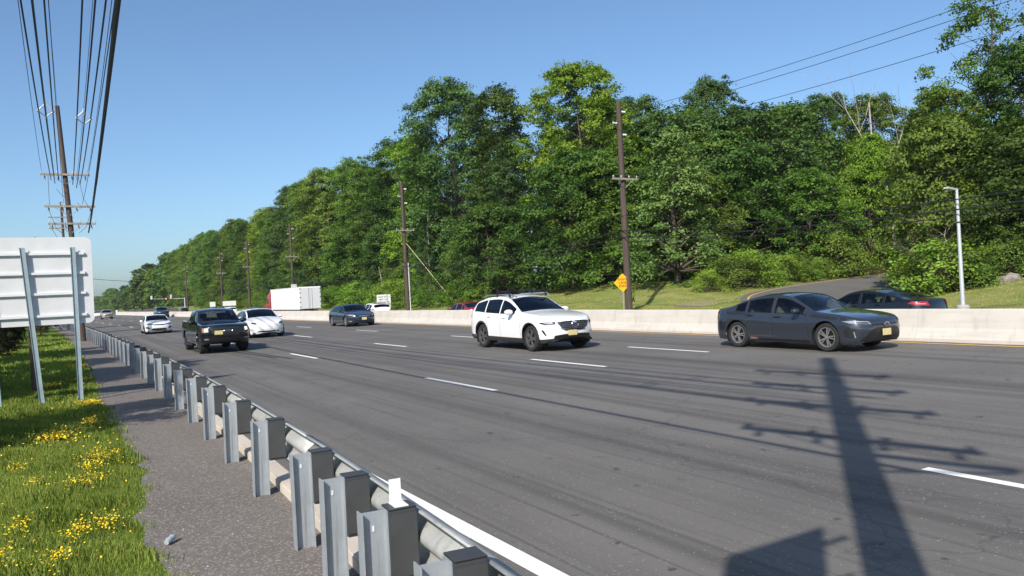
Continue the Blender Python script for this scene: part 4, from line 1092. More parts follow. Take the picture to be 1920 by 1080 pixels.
# -- right line of poles behind the far carriageway
RP = [(2.0, 13.6, 'out of sight to the right'), (38.5, 13.45, 'tall brown utility pole beside the yellow diamond sign'), (74.5, 13.5, 'utility pole with a slanting yellow guy wire behind the text sign'),
      (119.5, 13.55, 'utility pole rising behind the white trailer with a pale box on it'), (151.5, 13.6, 'utility pole just left of the white trailer'),
      (180.0, 13.5, 'utility pole behind the wide white sign'), (234.5, 13.4, 'farthest utility pole next to the signal mast')]
for i, (y, zt, lab) in enumerate(RP):
    if i == 0: continue
    zb_ = tz(31, y)
    rp = pole('utility_pole', lab, (31.0, y, zb_), (31.0-.05, y, zt), .235, .155, [(8.5, 30.0, 32.0)], [(12.8, 1), (12.05, -1), (11.35, 1)])
    if i == 2:
        b = MB(); b.tube([(.24, -.16, 0), (.2, -.16, 5.2)], .05, 8); b.build('conduit', M['insul'], rp)
    if i == 3:
        b = MB(); b.box((.05, -.3, 4.0), (.85, .25, .75)); b.build('pole_box', M['insul'], rp, bevel=.03)
        b = MB(); b.tube([(.3, -.16, 0), (.25, -.16, 3.6)], .06, 8); b.build('conduit', M['insul'], rp)
    if i == 1:
        b = MB(); rg = random.Random(5)
        for k in range(90):
            a = rg.uniform(0, 6.28); z = .8+rg.random()**1.3*2.3; c = Vector((.2+.12*math.cos(a), -.1+.2*math.sin(a), z)); u = Vector((rg.uniform(-1, 1), rg.uniform(-1, 1), rg.uniform(-.6, .6))).normalized()*.09; v = u.cross(Vector((rg.uniform(-1, 1), rg.uniform(-1, 1), 1))).normalized()*.07
            b.add([c-u, c+v, c+u, c-v], [(0, 1, 2, 3)])
        b.build('climbing_vine', M['leaf_mid'], rp)
def rpts(z, dx): return [(31+dx, y, z) for (y, zt, l) in RP]
SG = [.5, .5, .7, .4, .35, .9]
for z, dx, r_, lab in [(12.8, .55, .014, 'topmost wire of the right hand pole line'), (12.05, -.55, .014, 'second wire from the top on the right hand pole line'), (11.35, .55, .014, 'third wire from the top on the right hand pole line'),
        (8.75, -.85, .010, 'left wire on the crossarms of the right hand pole line'), (8.75, .85, .010, 'right wire on the crossarms of the right hand pole line'),
        (6.2, -.25, .012, 'thin wire between crossarms and telephone cables on the right'), (5.25, -.27, .026, 'upper thick telephone cable of the right hand pole line'), (4.85, -.27, .030, 'middle thick telephone cable of the right hand pole line'), (4.6, .27, .022, 'lowest telephone cable of the right hand pole line')]:
    wire('overhead_wire' if r_ < .02 else 'telephone_cable', lab, rpts(z, dx), r_, M['wire'], [s_*(1.3 if r_ > .02 else 1) for s_ in SG], n=12)
g = wire('guy_wire', 'pale yellow slanting guy wire anchored in the bank', [(31.1, 74.4, 7.2), (33.6, 68.3, tz(33.6, 68.3)+.05)], .022, M['guy'], [0], cat='guy wire')
wire('overhead_wire', 'wire crossing high over the far end of the road', [(-6, 150, 9.0), (31, 234.5, 8.6)], .045, M['wire'], [.9])

# -- big sign seen from the back
sg = empty('highway_sign', (-.4, 18.9, 0)); tag(sg, 'large pale highway sign seen from behind on steel posts in the grass', 'sign')
def rrect(x0, x1, z0, z1, r_, n=5):
    P = []
    for cx, cz, a0 in ((x1-r_, z1-r_, 0), (x0+r_, z1-r_, 90), (x0+r_, z0+r_, 180), (x1-r_, z0+r_, 270)):
        for k in range(n+1): a = R(a0+90*k/n); P.append((cx+r_*math.cos(a), cz+r_*math.sin(a)))
    return P
P = rrect(-2.1, 1.03, 1.68, 3.52, .12)
b = MB(); n = len(P); b.add([(p[0], 0, p[1]) for p in P]+[(p[0], .012, p[1]) for p in P], [tuple(range(n)), tuple(range(n, 2*n))[::-1]]+[(i, n+i, n+(i+1) % n, (i+1) % n) for i in range(n)])
pn = b.build('sign_panel', M['signback'], sg)
for z in (3.17, 2.76, 2.33, 1.87):
    b = MB(); b.box((-.58, -.045, z), (2.94, .008, .05)); b.box((-.58, -.022, z+.022), (2.94, .044, .006)); b.box((-.58, -.008, z-.03), (2.94, .010, .05)); b.build('stiffener_rail', M['signrib'], pn)
for xt, xb in ((.68, .70), (-.23, .02), (-.88, -.74)):
    b = MB(); T = .008
    z0, z1 = -.3, 3.30
    for q in (-.045, .045):
        v = []
        for z, xx in ((z0, xb), (z1, xt)):
            v += [(xx+q-T/2, -.10, z), (xx+q+T/2, -.10, z), (xx+q+T/2, -.052, z), (xx+q-T/2, -.052, z)]
        b.add(v, [(0, 1, 2, 3)[::-1], (4, 5, 6, 7), (0, 1, 5, 4), (1, 2, 6, 5), (2, 3, 7, 6), (3, 0, 4, 7)])
    v = []
    for z, xx in ((z0, xb), (z1, xt)): v += [(xx-.041, -.079, z), (xx+.041, -.079, z), (xx+.041, -.073, z), (xx-.041, -.073, z)]
    b.add(v, [(0, 1, 2, 3)[::-1], (4, 5, 6, 7), (0, 1, 5, 4), (1, 2, 6, 5), (2, 3, 7, 6), (3, 0, 4, 7)])
    b.build('post', M['signpost'], sg)
b = MB(); b.tube([(0, 0, -.3), (-.03, 0, 2.7)], [.055, .05], 8); o = b.build('wooden_post', M['bark'], None); o.location = (-.62, 22.0, 0); tag(o, 'thin brown wooden post standing behind the large sign', 'post')

# -- yellow diamond sign
dx, dy = 30.55, 38.45; zb_ = tz(dx, dy)
ds = empty('warning_sign', (dx, dy, zb_)); tag(ds, 'yellow diamond sign reading RIGHT LANE ENDS in front of the utility pole', 'sign')
ds.rotation_euler = (0, 0, R(-14))
b = MB(); b.box((0, .03, 1.1), (.06, .05, 2.8)); b.build('post', M['galv'], ds)
h = .60; zc_ = 2.12; q = [(0, -h), (h, 0), (0, h), (-h, 0)]
def rounded(P, r_, n=4):
    out = []
    for i in range(len(P)):
        a, p, c_ = Vector(P[i-1]), Vector(P[i]), Vector(P[(i+1) % len(P)])
        s_ = p+(a-p).normalized()*r_; e = p+(c_-p).normalized()*r_
        for k in range(n+1):
            t = k/n; out.append(tuple((1-t)**2*s_+2*t*(1-t)*p+t*t*e))
    return out
def plate_mesh(name, P, y0, y1, zc0, mat, parent):
    b = MB(); n = len(P); b.add([(p[0], y0, p[1]+zc0) for p in P]+[(p[0], y1, p[1]+zc0) for p in P], [tuple(range(n)), tuple(range(n, 2*n))[::-1]]+[(i, n+i, n+(i+1) % n, (i+1) % n) for i in range(n)])
    return b.build(name, mat, parent)
dp = plate_mesh('sign_panel', rounded(q, .07), -.005, .004, zc_, M['signyellow'], ds)
for txt, dz in (('RIGHT', .21), ('LANE', 0), ('ENDS', -.21)): text_part(txt, .215, M['inkbrown'], dp, (0, -.009, zc_+dz), (R(90), 0, 0))

# -- white text sign
wx, wy = 30.5, 80.0; zb_ = tz(wx, wy)
ws_ = empty('regulatory_sign', (wx, wy, zb_), R(-8)); tag(ws_, 'white rectangular sign with lines of black text by the barrier', 'sign')
p = plate_mesh('sign_panel', rrect(-.76, .76, -.76, .76, .06), -.006, .004, 1.5, M['signwhite'], ws_)
for txt, dz, s_ in (('CARS ONLY', .50, .25), ('MAY USE', .22, .25), ('SHOULDER', -.06, .25), ('6 TO 9 AM', -.36, .25)): text_part(txt, s_, M['ink'], p, (0, -.01, 1.5+dz), (R(90), 0, 0))
for x in (-.45, .45):
    b = MB(); b.box((x, .03, 1.0), (.06, .05, 2.4)); b.build('post', M['galv'], ws_)
# -- two blank white signs further on
for (x, y, w_, h_, zc0, lab) in ((31, 193, 1.25, 1.15, 1.85, 'small squarish white sign above the roof of the black pickup'), (31, 172, 2.7, 1.0, 1.9, 'wide white sign on three legs left of the white trailer')):
    r_ = empty('road_sign', (x, y, tz(x, y))); tag(r_, lab, 'sign')
    plate_mesh('sign_panel', rrect(-w_/2, w_/2, -h_/2, h_/2, .05), -.01, .01, zc0, M['signwhite'], r_)
    for q in ((-.35, .35) if w_ < 2 else (-1.0, 0, 1.0)):
        b = MB(); b.box((q, .06, zc0/2), (.09, .09, zc0+.4)); b.build('post', M['galv'], r_)
# -- traffic signal mast
sm_ = empty('traffic_signal', (30.0, 232, tz(30, 232))); tag(sm_, 'pale signal mast with a long arm and a red light', 'traffic signal')
b = MB(); b.tube([(0, 0, -.2), (0, 0, 4.4)], [.17, .13], 10); b.build('mast', M['lampmetal'], sm_, smooth=40)
b = MB(); b.tube([(0, 0, 4.15), (-7.4, 0, 4.35)], [.10, .06], 8); b.build('arm', M['lampmetal'], sm_, smooth=40)
M['redlight'] = lit('red signal light', (1.0, .03, .02), 1.6); M['sighouse'] = plain('dark red signal housing', (.09, .02, .02), .5)
b = MB(); b.box((-4.6, 0, 4.3), (1.15, .3, .62)); hs = b.build('signal_head', M['sighouse'], sm_, bevel=.05)
b = MB(); b.lathe([(.002, -.17), (.15, -.17), (.15, -.12)], c=(-4.8, 0, 4.3), axis='y', n=14); b.build('red_lamp', M['redlight'], hs)
b = MB(); b.box((-3.5, 0, 4.85), (.42, .3, 1.0)); b.build('signal_head', M['insul'], sm_, bevel=.04)
b = MB(); b.box((-8.4, 0, 4.75), (.5, .3, .95)); b.build('signal_head', M['insul'], sm_, bevel=.04)
b = MB(); b.tube([(-7.4, 0, 4.35), (-8.4, 0, 4.4)], .05, 6); b.build('arm_tip', M['lampmetal'], sm_)
# -- lamp post on its footing
lx, ly = 31.0, 17.55; lz = tz(lx, ly)
lp = empty('lamp_post', (lx, ly, lz)); tag(lp, 'slim pale lamp post on a concrete footing at the right', 'lamp post')
b = MB(); b.lathe([(.26, -.3), (.25, .30), (.21, .36), (.002, .37)], n=16); b.build('footing', M['footing'], lp, smooth=30)
b = MB(); b.tube([(0, 0, .36), (-.04, 0, 4.98)], [.085, .055], 12); b.build('shaft', M['lampmetal'], lp, smooth=40)
b = MB(); b.tube([(-.03, 0, 4.96), (-.3, 0, 4.99)], .035, 8); b.box((-.48, 0, 4.98), (.55, .20, .06), Matrix.Rotation(R(6), 3, 'Y')); b.build('lamp_head', M['lampmetal'], lp)
b = MB(); b.lathe([(.075, 3.62), (.075, 3.68)], c=(-.03, 0, 0), n=12); b.build('band', M['trim'], lp)
# -- far wall beyond the median and marker posts
fw = strip('retaining_wall', lambda y: 30.6+0*y, lambda y: 30.95+0*y, [262, 263], lambda x, y: 0, M['darkwall']); bpy.data.objects.remove(fw)
b = MB(); b.box((0, 90, .55), (.35, 190, 1.5)); w_ = b.build('retaining_wall', M['darkwall'], None); w_.location = (31, 262, -.2); tag(w_, 'low dark wall along the far side of the road in the distance', 'wall')
for (x, y, lab) in ((13.3, 236, 'small white marker post just beyond the barrier end'), (12.2, 262, 'smaller white marker post farthest beyond the barrier end')):
    b = MB(); b.lathe([(.002, 0), (.32, 0), (.28, .95), (.002, .97)], n=12); b.lathe([(.34, .95), (.34, 1.25), (.002, 1.28)], n=12)
    o = b.build('marker_post', M['signwhite'], None); o.location = (x, y, .12); tag(o, lab, 'marker post')
# -- litter and rock
b = MB(); b.lathe([(.002, 0), (.028, .0), (.034, .03), (.034, .075), (.030, .09), (.033, .10), (.03, .13), (.016, .155), (.013, .17), (.002, .172)], n=14)
M['clearplastic'] = plain('crumpled clear plastic', (.36, .40, .44), .15, spec=.8)
o = b.build('plastic_bottle', M['clearplastic'], None, smooth=40); o.scale = (.75,)*3; o.location = (.66, 6.86, .05); o.rotation_euler = (R(80), .2, R(140)); tag(o, 'small crushed clear plastic bottle at the grass edge of the footpath', 'bottle')
bm = bmesh.new(); bmesh.ops.create_icosphere(bm, subdivisions=3, radius=1)
rg = random.Random(3)
from mathutils import noise as mnoise
for v in bm.verts:
    k = 1+.35*mnoise.noise(v.co*1.6)+.12*mnoise.noise(v.co*4); v.co = Vector((v.co.x*.75*k, v.co.y*.6*k, v.co.z*.42*k))
me = bpy.data.meshes.new('boulder'); bm.to_mesh(me); bm.free(); me.materials.append(M['rock']); smooth_mesh(me, 40)
o = link(bpy.data.objects.new('boulder', me)); o.location = (44.6, 22.6, tz(44.6, 22.6)+.05); tag(o, 'grey brown boulder at the wood edge right of the lamp post', 'boulder')
# ------------------------------------------------------------------ trees and plants
def leaf_mesh(name, cen, nrm, size, rs, asp=.62, tone=None):
    n = len(cen)
    nrm = nrm/np.maximum(1e-6, np.linalg.norm(nrm, axis=1))[:, None]
    rv_ = rs.normal(size=(n, 3)); a = np.cross(nrm, rv_); a /= np.maximum(1e-6, np.linalg.norm(a, axis=1))[:, None]; b_ = np.cross(nrm, a)
    sz = size*rs.uniform(.65, 1.25, n)[:, None]
    fold = nrm*sz*rs.uniform(-.18, .18, n)[:, None]
    V = np.stack([cen-a*sz*.5, cen+b_*sz*asp*.5+fold, cen+a*sz*.5, cen-b_*sz*asp*.5+fold], 1).reshape(-1, 3)
    me = bpy.data.meshes.new(name)
    me.vertices.add(4*n); me.vertices.foreach_set('co', V.astype(np.float32).ravel())
    me.loops.add(4*n); me.loops.foreach_set('vertex_index', np.arange(4*n, dtype=np.int32))
    me.polygons.add(n); me.polygons.foreach_set('loop_start', np.arange(0, 4*n, 4, dtype=np.int32)); me.polygons.foreach_set('loop_total', np.full(n, 4, dtype=np.int32))
    me.update(calc_edges=True)
    at = me.attributes.new('tone', 'FLOAT', 'POINT')
    if tone is None: tone = rs.random(n)
    at.data.foreach_set('value', np.repeat(tone, 4).astype(np.float32))
    return me
def tree_proto(seed, H, Wd, base, lobes, per, leaf, shape='broad', lobe_r=(1.1, 2.0), trunk_r=.28, flat=.62, sparse=0.0):
    """returns (trunk mesh, crown mesh); crown made of leafy lobes carried by limbs"""
    rs = np.random.RandomState(seed); rg = random.Random(seed)
    tb = MB(); lean = (rg.uniform(-.4, .4), rg.uniform(-.4, .4))
    def axis(z): t = z/H; return Vector((lean[0]*t+.25*math.sin(z*.35+seed), lean[1]*t+.25*math.cos(z*.3+seed), z))
    zs_ = np.linspace(0, H*.93, 12)
    tb.tube([axis(z)-axis(0) if z > 0 else Vector((0, 0, -.4)) for z in zs_], [max(.03, trunk_r*(1-.85*(z/H)**.8)) for z in zs_], 8)
    C = []; NN = []; T = []
    for i in range(lobes):
        t = (i+rg.random())/lobes
        z = H*(base+(1-base)*t)
        if shape == 'broad': w = math.sin(math.pi*min(1, .14+.80*t))**.7
        elif shape == 'column': w = (.75+.25*math.sin(t*9+seed))*(1-t**3.2)**.6+.05
        elif shape == 'cone': w = (1-t)**.8*.95+.06
        elif shape == 'dome': w = math.sqrt(max(.02, 1-t**2.2))
        elif shape == 'vase': w = .35+.65*math.sin(math.pi*min(1, .25+.62*t))
        a = i*2.399963+rg.uniform(-.5, .5); rad = Wd/2*w*rg.uniform(.30, 1.12)**.6
        lr = rg.uniform(*lobe_r)*(1-.35*t if shape == 'cone' else 1)
        rad = max(0, rad-lr*.35)
        c = axis(z)-axis(0)+Vector((rad*math.cos(a), rad*math.sin(a), 0)); c.z = min(H-lr*flat, max(lr*flat*.8, c.z))
        # limb
        z0 = max(.08*H, c.z-rad*rg.uniform(.45, .95)); p0 = axis(z0)-axis(0)
        if rad > .6:
            mid = p0.lerp(c, .55)+Vector((rg.uniform(-.3, .3), rg.uniform(-.3, .3), rg.uniform(-.1, .35)))
            r0 = max(.03, trunk_r*.42*(1-z0/H)); tb.tube([p0, mid, c], [r0, r0*.6, r0*.2], 5, cap=False)
        if sparse and rg.random() < sparse: continue
        n = int(per*(lr/1.55)**1.7*rg.uniform(.75, 1.2))
        out = np.array([math.cos(a)*.8, math.sin(a)*.8, .75]); out /= np.linalg.norm(out)
        # the lobe is a handful of leafy sprays, each a loose flattened clump tipped outwards
        ns = max(3, int(4.2*lr**1.2+rg.uniform(0, 2)))
        for j in range(ns):
            dj = rs.normal(size=3); dj /= np.linalg.norm(dj)
            if dj@out < -.25: dj = -dj
            cj = np.array(c)+dj*lr*rs.uniform(.35, 1.12)*np.array([1, 1, flat*1.15])
            sr_ = rs.uniform(.38, .72)*lr**.45; m_ = max(6, int(n/ns*rs.uniform(.6, 1.5)))
            g = rs.normal(size=(m_, 3))*np.array([.52, .52, .25])*sr_
            g[:, 2] += -.22*(g[:, 0]*dj[0]+g[:, 1]*dj[1]) - .10*np.hypot(g[:, 0], g[:, 1])
            C.append(cj+g); NN.append(np.array([0, 0, .7])+dj*.55+rs.normal(size=(m_, 3))*.50)
            T.append(np.clip(.5+rg.uniform(-.25, .25)+rs.normal()*.16+rs.normal(size=m_)*.16, 0, 1))
    C = np.concatenate(C); NN = np.concatenate(NN); T = np.concatenate(T); C[:, 2] = np.maximum(C[:, 2], .05)
    cm = leaf_mesh('crown', C, NN, leaf, rs, tone=T)
    o = tb.build('trunk', None, None, smooth=50); tm = o.data; bpy.data.objects.remove(o)
    cm.materials.append(M['leaf_mid']); tm.materials.append(M['bark'])
    return tm, cm
PR = {
 'tall1': tree_proto(11, 24, 12.5, .10, 100, 420, .30, 'broad', (1.1, 2.4), flat=.70),
 'tall2': tree_proto(12, 24, 11.0, .08, 96, 400, .29, 'column', (1.0, 2.2), flat=.75),
 'tall3': tree_proto(13, 24, 13.5, .14, 92, 440, .31, 'broad', (1.2, 2.6), flat=.70),
 'cone':  tree_proto(14, 18, 9.0, .04, 92, 360, .26, 'cone', (1.0, 1.9), flat=.36),
 'pale':  tree_proto(15, 12, 8.5, .04, 78, 400, .25, 'cone', (.8, 1.7), flat=.7),
 'open':  tree_proto(16, 19, 10.5, .34, 52, 420, .26, 'vase', (.8, 1.6), trunk_r=.24, sparse=.10),
 'low':   tree_proto(17, 12, 10.5, .03, 80, 400, .27, 'dome', (1.0, 2.0), flat=.62),
 'low2':  tree_proto(18, 12, 9.5, .02, 76, 400, .27, 'broad', (.9, 1.9), flat=.6),
 'shrub': tree_proto(19, 3.6, 5.2, .05, 34, 420, .17, 'dome', (.5, 1.0), trunk_r=.06),
 'shrub2': tree_proto(20, 2.4, 4.4, .03, 32, 400, .15, 'dome', (.4, .8), trunk_r=.05),
 'far':   tree_proto(21, 24, 14.0, .05, 60, 110, .9, 'broad', (1.6, 3.2)),
}
PH = {'tall1': 24, 'tall2': 24, 'tall3': 24, 'cone': 18, 'pale': 12, 'open': 19, 'low': 12, 'low2': 12, 'shrub': 3.6, 'shrub2': 2.4, 'far': 24}
RGV = random.Random(77)
def plant(name, proto, x, y, h, mat, label, cat='tree', group=None, wide=1.0, sink=.1, barkmat=None):
    tm, cm = PR[proto]; z = tz(x, y)-sink
    e = empty(name, (x, y, z), RGV.uniform(0, 6.28)); s_ = h/PH[proto]; e.scale = (s_*wide, s_*wide, s_); tag(e, label, cat, group)
    t = bpy.data.objects.new('trunk' if cat == 'tree' else 'stem', tm); link(t, e)
    c = bpy.data.objects.new('crown' if cat == 'tree' else 'foliage', cm); link(c, e)
    c.material_slots[0].link = 'OBJECT'; c.material_slots[0].material = M[mat]
    if barkmat: t.material_slots[0].link = 'OBJECT'; t.material_slots[0].material = M[barkmat]
    return e
# ---- distinctive trees of the wood's edge
D = [
 ('tall1', 40.5, 82.0, 25.2, 'leaf_blue', 'tall dark blue-green tree at the left shoulder of the tallest clump', .95),
 ('tall2', 42.0, 72.5, 21.9, 'leaf_dark', 'dark narrow tree just left of the tall yellow-green tree', 1.0),
 ('tall3', 44.0, 61.0, 21.4, 'leaf_bright', 'tall bright yellow-green tree topping the wood behind the pole', .92),
 ('cone', 39.5, 67.0, 15.5, 'leaf_blue', 'dark tiered tree below the yellow-green crown, left of it', 1.05),
 ('low2', 40.5, 58.0, 12.5, 'leaf_dark', 'dark low-branched tree behind the white SUV', 1.0),
 ('low', 43.0, 53.5, 12.0, 'leaf_mid', 'green low-branched tree left of the pole with the diamond sign', .95),
 ('tall2', 50.0, 66.5, 19.5, 'leaf_dark', 'dark tree showing through the crown of the yellow-green tree', 1.1),
 ('tall1', 58.0, 69.0, 20.6, 'leaf_dark', 'dark tree top just right of the pole top', .9),
 ('tall2', 60.0, 59.0, 20.2, 'leaf_blue', 'tall dark tree crowned with uneven tufts right of the pole', .95),
 ('pale', 43.0, 47.0, 12.6, 'leaf_pale', 'pale silvery green pyramidal tree right of the utility pole', 1.0),
 ('low2', 47.5, 49.5, 9.5, 'leaf_olive', 'olive green low tree between the pale tree and the ramp', 1.0),
 ('low', 51.5, 50.5, 12.5, 'leaf_dark', 'dark spreading tree over the left side of the ramp', 1.0),
 ('tall2', 64.0, 57.0, 16.0, 'leaf_olive', 'olive tree in the dip of the skyline', 1.0),
 ('tall3', 74.0, 62.0, 18.5, 'leaf_mid', 'mid green tree in the middle of the low skyline', .9),
 ('tall1', 82.0, 62.0, 20.0, 'leaf_dark', 'dark tree on the skyline left of the bare dead tree', .9),
 ('cone', 60.0, 48.5, 15.0, 'leaf_blue', 'cool green tapering tree behind the ramp', 1.2),
 ('low2', 57.5, 45.5, 9.0, 'leaf_mid', 'green bushy tree over the far bend of the ramp', 1.05),
 ('low', 65.5, 45.5, 12.0, 'leaf_bright', 'yellow-green tree glowing behind the end of the ramp', .7),
 ('tall1', 72.0, 49.0, 16.6, 'leaf_olive', 'olive tree with the bare dead tree in front of its top', .9),
 ('tall3', 66.0, 38.0, 14.0, 'leaf_dark', 'dark tree on the slope left of the open tall tree', .95),
 ('open', 57.0, 29.2, 19.8, 'leaf_mid', 'open tall tree with tufts of leaves against the sky at the right', .8),
 ('tall2', 57.0, 33.5, 14.5, 'leaf_olive', 'olive green tree below the open tall tree', 1.15),
 ('low', 49.5, 29.0, 11.0, 'leaf_olive', 'olive thicket tree right of the ramp above the black sedan', .9),
 ('tall1', 53.0, 25.8, 14.8, 'leaf_dark', 'dark dense tree right of the lamp post', .95),
 ('low2', 49.0, 24.0, 9.5, 'leaf_dark', 'dark low tree directly behind the lamp post', 1.0),
 ('low', 51.0, 20.8, 10.5, 'leaf_mid', 'green tree at the right edge beyond the mown grass', .95),
 ('tall2', 57.0, 21.0, 15.0, 'leaf_mid', 'green tall tree at the upper right corner of the wood', 1.1),
]
for (pt, x, y, h, mat, lab, wd) in D: plant('broadleaf_tree' if pt not in ('cone', 'pale') else 'pyramidal_tree', pt, x, y, h, mat, lab, wide=wd)
# ---- edge of the wood running away along the road
ORD = ['first', 'second', 'third', 'fourth', 'fifth', 'sixth', 'seventh', 'eighth', 'ninth', 'tenth', 'eleventh', 'twelfth', 'thirteenth', 'fourteenth', 'fifteenth', 'sixteenth', 'seventeenth', 'eighteenth', 'nineteenth', 'twentieth', 'twenty-first', 'twenty-second', 'twenty-third', 'twenty-fourth', 'twenty-fifth', 'twenty-sixth', 'twenty-seventh', 'twenty-eighth', 'twenty-ninth', 'thirtieth']
y = 88.0; k = 0
tones = ['leaf_bright', 'leaf_dark', 'leaf_mid', 'leaf_mid', 'leaf_olive', 'leaf_dark', 'leaf_mid', 'leaf_blue', 'leaf_mid', 'leaf_olive']
tw = {'leaf_bright': 'yellow-green', 'leaf_dark': 'dark green', 'leaf_mid': 'mid green', 'leaf_olive': 'olive green', 'leaf_blue': 'cool green'}
while y < 318:
    mat = tones[k % 10]; pt = ('tall2', 'tall1', 'tall3')[k % 3]
    plant('broadleaf_tree', pt, 38.5+RGV.uniform(-1, 1.6), y, RGV.uniform(18.8, 22.0), mat, '%s edge tree, %s along the wood past the tallest clump' % (tw[mat], ORD[k]), wide=RGV.uniform(.85, 1.05))
    y += RGV.uniform(7.0, 9.5); k += 1
# lower trees filling the foot of the edge
y = 66.0; k = 0
while y < 230:
    mat = ('leaf_dark', 'leaf_mid', 'leaf_blue', 'leaf_olive', 'leaf_dark')[k % 5]
    plant('broadleaf_tree', ('low', 'low2', 'cone')[k % 3], 36.4+RGV.uniform(-.6, .9), y, RGV.uniform(6.5, 11), mat, '%s low tree, %s in the row at the foot of the wood' % (tw[mat], ORD[k]), wide=RGV.uniform(.85, 1.1))
    y += RGV.uniform(6.5, 8.5); k += 1
# trees inside the wood, alike behind the edge
for i in range(24):
    yy = 62+i*11.0; plant('broadleaf_tree', ('tall1', 'tall3', 'tall2')[i % 3], 47.5+RGV.uniform(-1.5, 3), yy, RGV.uniform(18.5, 22.0)-(1.5 if yy < 75 else 0), ('leaf_dark', 'leaf_mid', 'leaf_blue')[i % 3], 'tree inside the wood, mostly hidden by the edge trees', group='trees inside the wood', wide=1.0)
for i in range(18):
    a = i*2.4; x = 70+(i % 7)*5.0+RGV.uniform(-1.5, 1.5); yy = 26+(i*7.7) % 44
    if yy < 42 and x < 74: x += 8
    plant('broadleaf_tree', ('tall1', 'tall3', 'tall2')[i % 3], x+4, yy, RGV.uniform(12, 15), ('leaf_dark', 'leaf_olive', 'leaf_blue', 'leaf_mid')[i % 4], 'tree deep in the wood behind the ramp', group='trees deep behind the ramp')
for i in range(16):
    plant('broadleaf_tree', ('low', 'low2', 'tall2')[i % 3], 52+(i % 4)*4.5+RGV.uniform(-1, 1), 53.5+(i//4)*4.2+RGV.uniform(-1, 1), RGV.uniform(13, 17), ('leaf_dark', 'leaf_blue', 'leaf_mid')[i % 3], 'shaded tree behind the pale tree, %s in row %s from the front' % (ORD[i % 4], ('one', 'two', 'three', 'four')[i//4]), group='shaded trees behind the pale tree')
for i in range(10):
    plant('broadleaf_tree', ('low', 'tall2', 'low2')[i % 3], 60+(i % 5)*4+RGV.uniform(-1, 1), 14+(i//5)*6+RGV.uniform(-1, 1), RGV.uniform(12, 15), ('leaf_dark', 'leaf_olive', 'leaf_mid')[i % 3], 'tree deep in the wood at the right edge', group='trees deep at the right edge')
# distant trees closing the view down the road
y = 322.0; k = 0
while y < 900:
    h = float(np.interp(y, [320, 380, 440, 600, 900], [21, 18, 14, 14.5, 14.5]))
    plant('distant_tree', 'far', float(np.interp(y, [320, 450, 900], [38, 34, 24]))+RGV.uniform(-3, 3), y, h*RGV.uniform(.85, 1.1), ('leaf_mid', 'leaf_dark', 'leaf_olive')[k % 3], 'far-off tree closing the view down the road', group='far-off trees down the road', wide=RGV.uniform(.9, 1.2))
    y += 12 if y < 500 else 24; k += 1
# ---- shrubs along the foot of the wood
k = 0
for (x0, y0, x1, y1, n, lab, grp, mats) in [
        (34.2, 62, 34.6, 128, 26, 'leafy shrub on the bank behind the barrier, %s going left from the white SUV', 'shrubs on the bank', ('shrub', 'leaf_mid', 'shrub')),
        (34.6, 128, 34.8, 226, 20, 'shrub at the foot of the wood, %s going left from the white trailer', 'shrubs beyond the trailer', ('shrub', 'leaf_mid')),
        (41.5, 42.3, 60, 43.0, 14, 'leafy shrub fringing the far side of the ramp, %s from its left end', 'shrubs beyond the ramp', ('shrub', 'leaf_olive')),
        (45.0, 26.0, 52, 28.2, 8, 'shrub right of the ramp above the black sedan, %s from the left', 'shrubs on the near side of the ramp', ('leaf_olive', 'shrub')),
        (45.0, 24.6, 52, 19.0, 6, 'weedy shrub at the top of the mown grass, %s from the lamp post', 'weeds by the lamp post', ('leaf_olive', 'leaf_mid')),
        (42.2, 61, 46.0, 46.8, 9, 'shaded shrub under the trees behind the diamond sign, %s from the left', 'shaded shrubs under the trees', ('leaf_dark', 'leaf_mid'))]:
    for i in range(n):
        t = (i+RGV.uniform(.2, .8))/n
        plant('shrub', ('shrub', 'shrub2')[k % 2], x0+(x1-x0)*t+RGV.uniform(-.7, .7), y0+(y1-y0)*t+RGV.uniform(-.6, .6), RGV.uniform(1.5, 3.6), mats[i % len(mats)], lab % ORD[i], 'shrub', grp, wide=RGV.uniform(.9, 1.3)); k += 1
# ---- dead trees and dry brush
def bare_tree(name, seed, x, y, h, mat, label, twigs=1.0, spread=.45, r0=.2):
    rg = random.Random(seed); b = MB(); br = MB()
    def grow(p, d, L_, r_, lev, bld):
        n = 4; pts = [p]; rad = [r_]
        for i in range(n):
            d = (d+Vector((rg.uniform(-.18, .18), rg.uniform(-.18, .18), rg.uniform(-.05, .12)))).normalized(); pts.append(pts[-1]+d*L_/n); rad.append(r_*(1-.6*(i+1)/n))
        bld.tube(pts, rad, 6 if lev < 2 else 4, cap=False)
        if lev < 3:
            for _ in range(int((4, 4, 3)[lev]*twigs)):
                i = rg.randint(1, n); a = rg.uniform(0, 6.28); s_ = spread*rg.uniform(.7, 1.5)
                d2 = (d+Vector((math.cos(a)*s_*1.6, math.sin(a)*s_*1.6, rg.uniform(-.1, .5)*s_))).normalized()
                grow(pts[i], d2, L_*rg.uniform(.42, .68), rad[i]*.62, lev+1, br)
    grow(Vector((0, 0, -.2)), Vector((rg.uniform(-.08, .08), 0, 1)), h*.7, r0, 0, b)
    e = empty(name, (x, y, tz(x, y))); tag(e, label, 'tree'); b.build('trunk', M[mat], e, smooth=50); br.build('branches', M[mat], e, smooth=50)
bare_tree('dead_tree', 5, 66.0, 43.2, 25.0, 'deadwood', 'bare bleached dead tree on the skyline at the right', 1.0, .35, .16)
bare_tree('dead_tree', 6, 36.0, 80.5, 12.8, 'deadwood', 'leaning bleached snag left of the second utility pole', .5, .25, .15)
